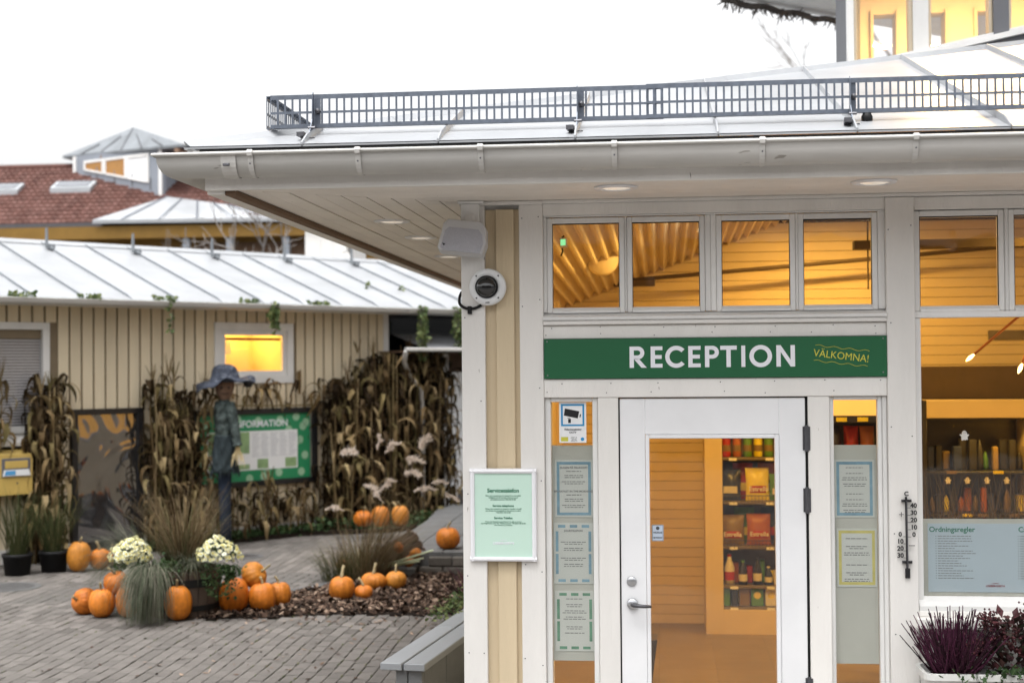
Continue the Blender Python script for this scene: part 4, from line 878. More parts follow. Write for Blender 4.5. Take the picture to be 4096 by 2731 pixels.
# canopy with dark clerestory and downpipe
cp = MB().box(5.3,9,.20,.24,2.45,3.0).build('clerestory_pane', mat('black_glass',(.008,.009,.011),.08,.1), A)
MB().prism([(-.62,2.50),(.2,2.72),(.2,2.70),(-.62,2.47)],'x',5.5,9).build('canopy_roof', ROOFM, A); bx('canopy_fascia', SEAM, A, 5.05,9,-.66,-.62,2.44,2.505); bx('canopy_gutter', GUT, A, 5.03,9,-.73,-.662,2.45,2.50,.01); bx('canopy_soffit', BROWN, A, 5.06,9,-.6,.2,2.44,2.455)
MB().tube(smooth([(5.05,-.66,2.45),(5.07,-.60,2.36),(5.14,-.5,2.28),(5.42,-.36,2.05),(5.6,-.30,1.92),(5.64,-.3,1.8),(5.64,-.3,.2)]),.033,10).build('downpipe', GUT, A, True)
ad = bx('door', WD, A, 6.3,7.25,-.12,-.06,0,2.15); bx('wall_panel', W, A, 6.18,6.28,-.14,.3,0,2.44); bx('wall_panel', W, A, 7.26,9,-.14,.3,0,2.44)
for z in (.3,.75,1.45,1.8): MB().cyl((6.32,-.135,z),(6.32,-.135,z+.11),.012,n=8).build('hinge', DSTEEL, ad)
bx('kick_plate', DSTEEL, ad, 6.45,7.2,-.125,-.1205,.04,.42)
# ---- things on the annex
def L(s,y,z): return annex_world(s,y,z)
# mirror-like acrylic panel in black frame
mp = root('poster_case', L(.87,-.03,0), AR, 'tall black framed case with a wavy glossy acrylic front', 'poster case')
MB().box(-.42,.42,-.02,.0,.16,1.70).build('acrylic_sheet', MIRR, mp)
for q in ((-.465,.465,1.69,1.76),(-.465,.465,.07,.17)): bx('frame_bar', BLACK, mp, q[0],q[1],-.05,.02,q[2],q[3],.004)
for q in ((-.465,-.395),(.395,.465)): bx('frame_bar', BLACK, mp, q[0],q[1],-.05,.02,.17,1.69,.004)
# information board
ib = root('information_board', L(3.01,-.03,0), AR, 'green spotted information board in a black frame', 'notice board')
MB().box(-.88,.88,-.02,.0,.75,1.66).build('board_panel', GREEN2, ib)
for q in ((-.955,.955,1.63,1.70),(-.955,.955,.69,.76)): bx('frame_bar', BLACK, ib, q[0],q[1],-.05,.02,q[2],q[3],.004)
for q in ((-.955,-.88),(.88,.955)): bx('frame_bar', BLACK, ib, q[0],q[1],-.05,.02,.76,1.63,.004)
bx('inner_trim', STEEL, ib, .845,.875,-.03,-.02,.76,1.63)
DOT = mat('board_dot',(.30,.50,.33),.5,.05)
for i,(x,z) in enumerate(((-.77,1.50),(-.82,1.02),(-.72,.87),(-.80,1.30),(.02,1.54),(.36,1.545),(.50,1.41),(.73,1.45),(.78,1.50),(.63,1.25),(.68,1.27),(.76,1.06),(.70,.84),(.34,.85),(.10,.81),(-.12,.79),(.15,.92),(.28,1.34),(.62,1.58),(-.45,.82),(-.6,1.57),(-.3,1.57))):
    MB().lathe([(0,-.0215),(.055,-.0215),(.055,-.0205)],20,(x,0,z),'y').build('dot', DOT, ib)
lettering('INFORMATION',.125,.06,-.0225,1.50,SIGNW,ib,bold=.002)
pp = MB().box(-.76,.64,-.0225,-.0205,.90,1.41).build('printed_sheet', WPAPER, ib)
GP2 = mat('map_green',(.25,.38,.18),.6,.3,14); [MB().box(a,b_,-.0235,-.023,c,d_).build('printed_picture', GP2, pp) for a,b_,c,d_ in ((-.74,-.12,1.12,1.40),(-.74,-.12,.915,.98),(.0,.17,.915,1.04),(.44,.62,.915,1.04))]
for c in range(5): text_lines(pp,-.08+c*.145,.05+c*.145,[1.375-.02*i for i in range(16)],-.023,.007,mat('print_pale_grey',(.42,.43,.47),.7,.02) if c==0 else MATS['print_pale_grey'],c,False)
# mailbox
mb = root('mailbox', L(-.40,-.16,.82), AR, 'yellow wall mailbox with an open slot and blue white label', 'mailbox')
b = MB(); pf = [(-.14,0),(.12,0),(.12,.46),(.06,.50),(-.14,.455)]
b.prism(pf,'x',-.20,.20).build('box', MAILY, mb); bx('slot_recess', mat('mailbox_grey',(.12,.12,.14),.5,.1), mb, -.165,.175,-.148,-.138,.21,.415,.004); bx('slot_flap', MAILY, mb, -.13,.14,-.156,-.148,.30,.385,.004)
MB().prism([(-.16,.215),(.17,.215),(.15,.285),(-.14,.285)],'y',-.16,-.149).build('label_plate', WPAPER, mb); MB().prism([(-.14,.225),(-.01,.225),(-.01,.275),(-.125,.275)],'y',-.1625,-.1605).build('blue_label', mat('label_blue',(.08,.32,.62),.5,.02), mb)
bx('lid_seam', DSTEEL, mb, -.201,.201,-.1415,-.138,.195,.20,.0005); MB().lathe([(0,-.145),(.01,-.145),(.012,-.14)],10,(.02,0,.13),'y').build('keyhole', DSTEEL, mb)
# small globe lamp in the corn
t = root('wall_lamp', L(4.66,-.16,1.62), AR, 'small white globe wall lamp among the corn stalks', 'lamp')
MB().lathe([(0,-.0),(.06,.01),(.085,.06),(.07,.12),(.0,.15)],16).build('globe', PLAST, t, True); MB().box(-.09,.09,-.01,.01,-.02,.0).box(-.006,.006,-.09,.12,.0,.02).build('bracket', DSTEEL, t)
# ---- corn stalks
rgc = random.Random(11)
def leaf_mesh(seed):
    rg = random.Random(seed); n = 8; Ln = rg.uniform(.42,.66); wd = rg.uniform(.022,.040); vs = []; fs = []
    x = z = 0.0; ang = rg.uniform(R_(55),R_(84)); dr = rg.uniform(.22,.50); tw = 0.0; twd = rg.uniform(-.45,.45); yb = 0
    for i in range(n+1):
        u = i/n; ww = wd*math.sin(PI*min(1,.12+u*.9))**.7*(1.0 if u<.95 else .2)+.002
        c,s_ = math.cos(tw),math.sin(tw); px,pz = -math.sin(ang),math.cos(ang)
        for e in (-1,0,1):
            fold = abs(e)*ww*.35+rg.uniform(-.006,.006)
            vs.append((x+px*(s_*e*ww+fold*c), yb+c*e*ww-s_*fold*.5, z+pz*(s_*e*ww+fold*c)))
        x += math.cos(ang)*Ln/n; z += math.sin(ang)*Ln/n; ang -= dr*(1+u)*1.05; tw += twd*.5; yb += rg.uniform(-.012,.012)
        ang = max(ang,-R_(96)+.1*math.sin(i*2.1+seed))
    for i in range(n):
        for e in (0,1): a = i*3+e; fs.append((a,a+1,a+4,a+3))
    return vs, fs
LV = [leaf_mesh(100+i) for i in range(24)]
LM = []
for vs,fs in LV: m = MB(); m.add(vs,fs); LM.append(m.mesh('corn_leaf', CORN, True))
def tassel():
    b = MB(); rg = random.Random(5)
    for i in range(7): a = rg.uniform(0,2*PI); r = rg.uniform(.02,.09); b.tube([(0,0,0),(r*.4*math.cos(a),r*.4*math.sin(a),.12),(r*math.cos(a),r*math.sin(a),rg.uniform(.2,.3))],[.006,.006,.002],4)
    return b.mesh('tassel', CORN)
TASM = tassel()
STM = MB().tube([(0,0,0),(.012,.0,.35),(-.01,.008,.7),(.0,0,1)],[.013,.012,.010,.006],6).mesh('stalk', CORN, True)
def corn_bundle(s0,s1,htop,label,nst,nleaf,yoff=-.14,depth=.16,zbase=0.0,mass=0,seed=1,lo=.05):
    rg = random.Random(seed); c = (s0+s1)/2
    t = root('corn_stalks', L(c,0,0), AR, label, 'corn stalks', 'bundles of dried corn stalks')
    for i in range(nst):
        x = s0-c+(s1-s0)*(i+rg.random())/nst; y = yoff-rg.random()*depth; h = (htop(x+c) if callable(htop) else htop)*rg.uniform(.70,1.07)-zbase
        tl = (rg.uniform(-.07,.07),rg.uniform(-.06,.06))
        place('stalk', STM, t, (x,y,zbase), (tl[0],tl[1],rg.uniform(0,6.28)), (1,1,h))
        if rg.random()<.7: place('tassel', TASM, t, (x+math.sin(tl[1])*h,y-math.sin(tl[0])*h,zbase+h*.98), (tl[0],tl[1],rg.uniform(0,6)), (1,1,rg.uniform(.7,1.2)))
        for k in range(nleaf):
            u = lo+(1-lo)*(k+rg.random())/nleaf; z = zbase+h*u*.97
            place('leaf', LM[rg.randrange(len(LM))], t, (x+math.sin(tl[1])*z,y-math.sin(tl[0])*z,z), (rg.uniform(-.25,.25),rg.uniform(-.2,.55),rg.uniform(PI,2*PI) if rg.random()<.75 else rg.uniform(0,PI)), (rg.uniform(.40,.9),rg.uniform(.5,1.15),rg.uniform(.7,1.15)))
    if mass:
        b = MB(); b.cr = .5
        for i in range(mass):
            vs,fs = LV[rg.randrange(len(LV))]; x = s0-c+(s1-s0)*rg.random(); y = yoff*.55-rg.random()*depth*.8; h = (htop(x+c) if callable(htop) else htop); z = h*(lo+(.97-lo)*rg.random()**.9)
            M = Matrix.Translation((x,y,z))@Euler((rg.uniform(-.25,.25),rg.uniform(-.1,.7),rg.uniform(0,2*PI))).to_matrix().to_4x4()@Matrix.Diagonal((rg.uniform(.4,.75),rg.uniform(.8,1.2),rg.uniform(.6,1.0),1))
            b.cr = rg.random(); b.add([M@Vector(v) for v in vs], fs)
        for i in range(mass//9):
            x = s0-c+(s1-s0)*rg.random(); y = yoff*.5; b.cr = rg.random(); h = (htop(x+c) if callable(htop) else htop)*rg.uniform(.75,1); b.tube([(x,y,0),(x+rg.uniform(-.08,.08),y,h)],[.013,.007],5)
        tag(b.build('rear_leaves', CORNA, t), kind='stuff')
    return t
corn_bundle(-.80,-.55,2.2,'corn stalk bundle at the picture edge beside the blind window',5,8,-.12,.10,seed=21,lo=.62)
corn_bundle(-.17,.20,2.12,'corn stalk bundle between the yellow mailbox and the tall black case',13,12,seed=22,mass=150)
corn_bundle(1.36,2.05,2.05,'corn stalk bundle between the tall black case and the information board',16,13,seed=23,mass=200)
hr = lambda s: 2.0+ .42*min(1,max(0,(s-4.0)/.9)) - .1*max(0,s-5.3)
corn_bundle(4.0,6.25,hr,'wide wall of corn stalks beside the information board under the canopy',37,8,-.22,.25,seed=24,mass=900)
corn_bundle(2.1,4.0,.68,'short corn stalks standing below the information board',12,5,-.10,.15,seed=25,mass=46,lo=.12)
t = root('corn_garland', L(3.1,0,0), AR, 'drooping corn leaves hung along the top of the information board', 'corn garland')
rg = random.Random(31)
for i in range(30):
    x = -.9+1.9*(i+rg.random())/30; place('leaf', LM[rg.randrange(12)], t, (x,-.10,1.70+rg.uniform(0,.28)), (rg.uniform(-.4,.4),rg.uniform(-.5,.7),rg.uniform(0,2*PI)), (rg.uniform(.4,.8),.8,rg.uniform(.7,1.2)))
for i in range(7): x = -.6+i*.25; place('stalk', STM, t, (x,-.08,1.68), (rg.uniform(-.3,.3),rg.uniform(-.5,.5),0), (1,1,.4))
MB().tube([(-.95,-.08,1.72),(-.3,-.1,1.75),(.4,-.09,1.73),(.98,-.08,1.74)],.012,6).build('stalk', CORN, t)
# ---- ivy hanging from the gutters
def ivy(s,z,ln,n,label,y=-.62,seed=0,sp=.05):
    rg = random.Random(seed); t = root('ivy_strand', L(s,y,z), AR, label, 'ivy', 'ivy strands hanging from the annex gutters')
    b = MB(); b.cr = .5; st_ = MB()
    for j in range(max(1,n//22)):
        x = rg.uniform(-sp,sp); ll = ln*rg.uniform(.55,1); pts = [(x,0,.03)]
        for k in range(8): pts.append((x+rg.uniform(-.03,.03),rg.uniform(-.03,.02),-ll*(k+1)/8))
        st_.tube(pts,.0035,4)
        for k in range(22):
            q = rg.random()*7.99; p = Vector(pts[int(q)]).lerp(Vector(pts[int(q)+1]),q%1); r = rg.uniform(.018,.036); a = rg.uniform(0,6.28); nv = Euler((rg.uniform(-.9,.9),rg.uniform(-.9,.9),a)).to_matrix()
            p += Vector((rg.uniform(-.03,.03),rg.uniform(-.03,.03),0)); b.cr = rg.random()
            b.add([p+nv@Vector((cx*r,0,cz*r)) for cx,cz in ((0,-1.2),(.8,-.3),(1.0,.5),(.25,.45),(0,1.0),(-.25,.45),(-1.0,.5),(-.8,-.3))],[tuple(range(8))])
    tag(b.build('leaves', IVY, t), kind='stuff'); st_.build('stem', BARK, t)
ivy(5.40,3.05,.78,330,'thickest ivy strand hanging from the gutter above the canopy',seed=1,sp=.06)
ivy(6.05,3.05,.66,200,'ivy strand hanging from the gutter nearest the reception corner',seed=2,sp=.06)
ivy(2.89,3.05,.40,150,'short ivy tuft hanging above the lit annex window',seed=3)
ivy(1.41,3.05,.62,40,'thin ivy strand hanging on the boards between mailbox and board',seed=4,sp=.02)
ivy(5.15,3.42,.40,44,'sparse ivy strand trailing over the roof edge',y=.35,seed=5,sp=.05)
ivy(5.75,3.40,.40,60,'ivy strand trailing down the roof near the reception corner',y=.3,seed=6,sp=.08)
def debris(s,label,seed):
    rg = random.Random(seed); b = MB(); b.cr = .5
    for i in range(60):
        p = Vector((rg.uniform(-.16,.16),rg.uniform(-.04,.05),rg.uniform(0,.05))); r = rg.uniform(.012,.03); nv = Euler((rg.uniform(-1,1),rg.uniform(-1,1),rg.uniform(0,6))).to_matrix(); b.cr = rg.random()
        b.add([p+nv@Vector(v)*r for v in ((-1,0,-.5),(1,0,-.6),(.9,0,.6),(-.2,0,1))],[(0,1,2,3)])
    t = b.build('gutter_moss', IVY); t.location = L(s,-.58,3.06); t.rotation_euler = (0,0,AR); tag(t,label,'moss','moss clumps in the annex gutter')
for i,s in enumerate((.38,1.35,2.55,3.65,-.45)): debris(s,['moss clump in the gutter above the tall black case','moss clump in the gutter above the corn bundle','moss clump in the gutter above the lit window','moss clump in the gutter above the wide corn wall','moss clump in the gutter above the blind window'][i],i)
# ---- scarecrow
sc = root('scarecrow', L(2.17,-.6,0), AR, 'scarecrow in a grey felt hat and dark ragged clothes before the information board', 'scarecrow')
sc.rotation_euler = (0,0,R_(20))
def hatmod(r,h,th):
    q = .5+.5*math.sin(3*th+h*11)*math.sin(5*th-h*7+1)
    return (r*(1+.10*math.cos(th*2+.6)+.05*math.sin(5*th+2)-.07*q*(h>2.1)), h-.03*q*(h>2.2) + (.055*math.cos(th+.2)+.035*math.sin(3*th)+.02*math.sin(7*th))*max(0,(r-.17)/.15))
MB().lathe([(.12,2.06),(.19,2.055),(.28,2.046),(.335,2.035),(.335,2.05),(.26,2.075),(.18,2.09),(.165,2.14),(.155,2.21),(.13,2.255),(.07,2.285),(0,2.29)],60,mod=hatmod).build('hat', HATM, sc, True)
pm = MB(); rg = random.Random(2)
pm.lathe([(0,-.06),(.045,-.045),(.065,0),(.045,.045),(0,.06)],10,(.285,-.05,2.05)); pm.build('hat_bobble', BLACK, sc, True)
MB().lathe([(.05,1.83),(.075,1.88),(.11,1.95),(.125,2.03),(.115,2.1),(.06,2.16)],18,mod=lambda r,h,th:(r*(1+.06*math.sin(5*th)),h)).build('head', SACK, sc, True)
for e in (-.045,.045): MB().lathe([(0,-.012),(.014,-.006),(.014,.0)],10,(e,-.118,1.995),'y').build('eye', BLACK, sc)
MB().tube([(-.05,-.105,1.925),(0,-.112,1.915),(.05,-.105,1.925)],.005,5).build('mouth', BLACK, sc)
def cloth(r,h,th): return (r*(1+.08*math.sin(3*th+h*9)+.05*math.sin(7*th-h*23)+.035*math.sin(13*th+h*41)), h)
MB().lathe([(.115-.008*math.sin(i*.9)-(.08*max(0,(i-19)/6)**2),1.38+.48*i/25) for i in range(26)],56,mod=cloth).build('shirt', SHIRT, sc, True)
MB().lathe([(.158-.04*(i/18)**1.3,.96+.44*i/18) for i in range(19)],56,mod=lambda r,h,th:cloth(r,h+ (.03*math.sin(9*th) if h<1 else 0),th)).build('skirt', SKIRT, sc, True)
ap = smooth([(.05,-.06,1.79),(.09,-.11,1.66),(.115,-.13,1.5),(.135,-.14,1.36),(.15,-.15,1.27)]); n = len(ap)
MB().tube(ap,[.075-.028*i/(n-1)+.012*(i>n-4) for i in range(n)],12).build('sleeve', SHIRT, sc, True)
ap = smooth([(-.05,.08,1.80),(-.07,.14,1.66),(-.06,.16,1.5),(-.06,.16,1.36),(-.06,.16,1.27)]); MB().tube(ap,[.07-.026*i/(n-1) for i in range(n)],12).build('sleeve', SHIRT, sc, True)
for hx,hy in ((.15,-.15),(-.06,.16)):
    b = MB(); b.cr = .5
    for i in range(46): b.cr = rg.random(); e = Vector((hx+rg.uniform(-.09,.09),hy+rg.uniform(-.08,.05),rg.uniform(1.0,1.16))); b.tube([(hx+rg.uniform(-.02,.02),hy,1.30),(hx*.6+e.x*.4,hy,1.2),e],[.003,.003,.0015],4)
    tag(b.build('straw_hand', STRAW, sc), kind='stuff')
MB().tube([(.0,0,.0),(.005,0,.3),(-.005,0,.7),(.0,0,1.02)],[.075,.072,.078,.088],16).build('trousers', JEANS, sc, True)
b = MB(); b.cr = .5
for i in range(60): a = rg.uniform(0,6.28); b.cr = rg.random()*.4; b.tube([(.17*math.cos(a),.17*math.sin(a),.98),(.19*math.cos(a),.19*math.sin(a),rg.uniform(.86,.94))],[.006,.002],4)
tag(b.build('hem_fringe', SKIRT, sc), kind='stuff')
# ---- black plant pots with grass
def blades(b,n,r0,h,spread,droop,rg,wd=.006,seg=5,c=(0,0,0),dirb=None,an0=None,floor=.004,ds=.55):
    for i in range(n):
        a = rg.uniform(0,2*PI); rr = r0*math.sqrt(rg.random()); x,y = c[0]+rr*math.cos(a), c[1]+rr*math.sin(a); z = c[2]
        da = a+rg.uniform(-.6,.6) if dirb is None else dirb+rg.gauss(0,ds)
        ln = h*rg.uniform(.6,1.1); an = R_(90)-spread*rg.random() if an0 is None else rg.uniform(*an0); dr = droop*rg.uniform(.4,1.3); b.cr = rg.random()
        px,py = -math.sin(da)*wd/2, math.cos(da)*wd/2; vs = []
        for k in range(seg+1):
            t_ = 1-(k/seg)**2*.9; vs += [(x-px*t_,y-py*t_,z),(x+px*t_,y+py*t_,z)]
            x += math.cos(da)*math.cos(an)*ln/seg; y += math.sin(da)*math.cos(an)*ln/seg; z += math.sin(an)*ln/seg; an = max(an-dr,-R_(86))
            if z < floor: z = floor+.002*k; an = max(an,0)
        b.add(vs,[(2*k,2*k+1,2*k+3,2*k+2) for k in range(seg)])
for i,(p,lb) in enumerate((((-7.02,7.72),'black plastic plant pot with dry green grass at the picture edge'),((-6.72,7.98),'second black plant pot with grass beside the corn bundle'))):
    t = root('plant_pot', (p[0],p[1],0), 0, lb, 'plant pot', 'black plant pots by the annex')
    MB().lathe([(.13,0),(.155,.20),(.165,.20),(.165,.235),(.145,.235),(.14,.20),(0,.2)],24).build('pot', BLACKP, t, True)
    b = MB(); b.cr=.5; blades(b,170,.1,.75,R_(28),.10,random.Random(i),.008,5,(0,0,.2)); tag(b.build('grass_blades', GRASSD, t), kind='stuff')
# ================================================================ courtyard
def inpoly(x,y,P):
    c = False; n = len(P)
    for i in range(n):
        (x1,y1),(x2,y2) = P[i],P[(i+1)%n]
        if (y1>y)!=(y2>y) and x < (x2-x1)*(y-y1)/(y2-y1)+x1: c = not c
    return c
BED = [(-4.15,5.16),(-3.5,5.27),(-2.98,5.48),(-2.14,5.47),(-1.75,5.62),(-1.05,5.62),(-1.05,7.9),(-2.57,7.9),(-2.85,8.35),(-3.15,7.75),(-3.42,7.0),(-3.66,6.59),(-3.83,6.63),(-4.1,6.1)]
SLAB = [(-2.57,7.9),(-1.05,7.9),(-1.05,13.2),(-3.2,13.2),(-2.9,8.5)]
pv = tag(MB().quad((-13,-6,-.012),(3.0,-6,-.012),(3.0,16,-.012),(-13,16,-.012)).build('paving', JOINT), kind='structure')
def pav_mesh(b,x0,x1,y0,y1,z,rg):
    e = .004; t = [z+rg.uniform(-.0022,.0022) for _ in range(4)]
    b.add([(x0,y0,-.011),(x1,y0,-.011),(x1,y1,-.011),(x0,y1,-.011),(x0,y0,t[0]-.004),(x1,y0,t[1]-.004),(x1,y1,t[2]-.004),(x0,y1,t[3]-.004),(x0+e,y0+e,t[0]),(x1-e,y0+e,t[1]),(x1-e,y1-e,t[2]),(x0+e,y1-e,t[3])],
          [(8,9,10,11),(4,5,9,8),(5,6,10,9),(6,7,11,10),(7,4,8,11),(0,1,5,4),(1,2,6,5),(2,3,7,6),(3,0,4,7)])
rg = random.Random(77); cells = []
PW, PL = .1065, .2125
for ix in range(-110,-9):
    off = (ix%2)*PL/2+rg.uniform(-.012,.012)
    for iy in range(-8,66):
        x0 = ix*PW; y0 = iy*PL+off; xc, yc = x0+PW/2, y0+PL/2
        if xc < -.53*(yc+7.2)-.3 or xc > -1.05 or yc < -1.5: continue
        # behind the annex wall line?
        if (-.763)*(xc+7.288)+.647*(yc-8.813) > -.12: continue
        if inpoly(xc,yc,BED) or inpoly(xc,yc,SLAB): continue
        x0 += .018*math.sin(yc*.9)+.012*math.sin(yc*2.3+1)
        cells.append((x0+rg.uniform(-.002,.002),y0,xc,yc))
vis = [c for c in cells if c[3]>2.75 and c[2]>-.485*(c[3]+7.2) and c[2]<-.142*(c[3]+7.2)-.02]
vis.sort(key=lambda c: c[3]); near = set(id(c) for c in vis[:300])
far = MB(); far.cr = .5
PM = []
for i in range(8):
    b = MB(); pav_mesh(b,.003,PW-.003,.005,PL-.005,0,rg); PM.append(b.mesh('paver', PAVE))
for c in cells:
    if id(c) in near: place('paver', PM[rg.randrange(8)], pv, (c[0],c[1],rg.uniform(-.002,.002)))
    else: far.cr = rg.random(); pav_mesh(far,c[0]+.003,c[0]+PW-.003,c[1]+.005,c[1]+PL-.005,rg.uniform(-.002,.002),rg)
tag(far.build('pavers', PAVES, pv), kind='stuff')
# moss tufts in the joints
b = MB(); b.cr = .5
for i in range(900):
    c = cells[rg.randrange(len(cells))]
    if c[3] > 8 or rg.random() > (.9 if c[2]>-3.6 else .35): continue
    x = c[0]+rg.uniform(-.002,.002); y = c[1]+rg.random()*PL
    for k in range(4): b.cr = rg.random(); r = rg.uniform(.004,.011); px,py = x+rg.uniform(-.006,.006), y+rg.uniform(-.03,.03); b.add([(px-r*.5,py-r,.0),(px+r*.5,py-r,.002),(px+r*.3,py+r,.008),(px-r*.4,py+r,.006)],[(0,1,2,3)])
tag(b.build('joint_moss', GRASSD), 'green moss tufts growing in the paving joints','moss',kind='stuff')
# manhole covers
IRON = mat('cast_iron',(.045,.04,.04),.6,.3,30,.6,90,metal=.3)
for (x,y,r,lb) in ((-6.72,6.86,.30,'round iron manhole cover at the picture edge'),(-4.95,9.3,.20,'small round iron cover beyond the white flowers')):
    t = MB().lathe([(0,.004),(r,.004),(r,.0),(r,-.008)],40).build('manhole_cover', IRON); t.location = (x,y,0); tag(t,lb,'manhole cover')
    m = MB().lathe([(r+.01,.006),(r+.03,.006),(r+.03,-.008)],40).build('rim', STONE, t)
    for k in range(-4,5): wv = math.sqrt(max(0,(r*.9)**2-(k*r*.2)**2)); MB().box(-wv,wv,k*r*.2-.012,k*r*.2+.012,.004,.007).build('rib', IRON, t)
# planting bed
pb = tag(MB().prism(BED,'z',-.03,.004).build('planting_bed', SOIL), kind='structure')
b = MB(); b.cr = .5; n = 0
while n < 8200:
    x = rg.uniform(-4.2,-1.05); y = rg.uniform(5.1,8.3)
    if not inpoly(x+rg.gauss(0,.03),y+rg.gauss(0,.03),BED): continue
    n += 1; l = rg.uniform(.012,.045); w = l*rg.uniform(.3,.8); nv = Euler((rg.gauss(0,.45),rg.gauss(0,.45),rg.uniform(0,6.28))).to_matrix(); p = Vector((x,y,.012+rg.random()*.03)); b.cr = rg.random()**1.4
    q = [(-l,-w*.6,0),(l*.2,-w,.004),(l,0,.006),(l*.1,w,0)]; b.add([p+nv@Vector(v) for v in q],[(0,1,2,3)])
tag(b.build('bark_mulch', CHIP), 'brown bark mulch and fallen leaves covering the planting bed','mulch',kind='stuff')
b = MB(); b.cr = .5
for i in range(330):       # strays on the paving
    x = rg.uniform(-4.6,-1.3); y = rg.uniform(4.9,5.5) if i<190 else rg.uniform(2.8,5.2); l = rg.uniform(.012,.03); nv = Euler((rg.gauss(0,.2),rg.gauss(0,.2),rg.uniform(0,6.28))).to_matrix(); b.cr = rg.random()
    b.add([Vector((x,y,.008))+nv@Vector(v) for v in ((-l,-l*.4,0),(l*.2,-l*.6,0),(l,0,.004),(0,l*.5,0))],[(0,1,2,3)])
tag(b.build('fallen_leaves', CHIP), 'scattered dry leaf bits on the paving before the bed','leaves',kind='stuff')
# kerb stones along the bed
kp = [(-4.12,6.12),(-3.85,6.64),(-3.66,6.60),(-3.42,7.0),(-3.15,7.75),(-2.87,8.38)]
kerb = root('bed_kerb', (0,0,0)); tag(kerb, kind='structure')
for (a,b_) in zip(kp,kp[1:]):
    d = Vector((b_[0]-a[0],b_[1]-a[1])); nn = max(1,int(d.length/.35))
    for k in range(nn):
        p0 = Vector(a)+d*(k/nn); p1 = Vector(a)+d*((k+1)/nn-.012/d.length); nv = Vector((-d.y,d.x)).normalized()*.11
        MB().prism([p0,p1,p1+nv,p0+nv],'z',-.02,.03+rg.uniform(-.004,.004)).build('kerb_stone', STONE, kerb)
# raised slab with retaining wall
sl_ = tag(MB().prism(SLAB,'z',-.05,.225).build('raised_terrace', STONE), kind='structure')
for i in range(6):
    for j in range(9):
        x = -3.05+i*.345; y = 7.92+j*.58
        if inpoly(x+.17,y+.25,SLAB): bx('terrace_slab', STONE, sl_, x+.004,x+.341,y,y+.574,.2255,.25,.006)
WALLS = mat('dark_retaining_stone',(.085,.075,.065),.9,.3,6,.6,30,ornd=.2)
for i in range(6):
    for j in range(2): bx('wall_stone', WALLS, sl_, -2.60+i*.26+.1*j,-2.347+i*.26+.1*j,7.84,7.895,j*.105,j*.105+.10,.012)
t = root('stone_step', (0,0,0)); tag(t, kind='structure'); bx('step_stone', STONE, t, -3.0,-2.62,7.72,8.2,.0,.10,.01)
# ---- barrel planter
bp = root('barrel_planter', (-4.36,5.46,0), 0, 'dark half barrel planter overflowing with grass and white flowers', 'planter')
ns = 22; rad = lambda z: .275+.055*math.sin(PI*(.18+z*.62))
SV = MB(); zs = [0,.14,.28,.42]
for k in range(ns):
    a0 = 2*PI*k/ns+.012; a1 = 2*PI*(k+1)/ns-.012; b = MB(); vs = []
    for z in zs:
        for a in (a0,a1):
            for dr in (0,-.022): r = rad(z)+dr; vs.append((r*math.cos(a),r*math.sin(a),z))
    fs = [(0,2,3,1),(12,13,15,14)]
    for i in range(3):
        q = i*4; fs += [(q,q+4,q+6,q+2),(q+1,q+3,q+7,q+5),(q,q+1,q+5,q+4),(q+2,q+6,q+7,q+3)]
    b.add(vs,fs).build('stave', STAVE, bp)
for z0,z1 in ((.06,.11),(.275,.345)): MB().lathe([(rad(z0)+.001,z0),(rad(z0)+.006,z0),(rad(z1)+.006,z1),(rad(z1)+.001,z1)],44).build('hoop', HOOP, bp)
MB().lathe([(0,.36),(rad(.36)-.02,.36)],30).build('soil', SOIL, bp)
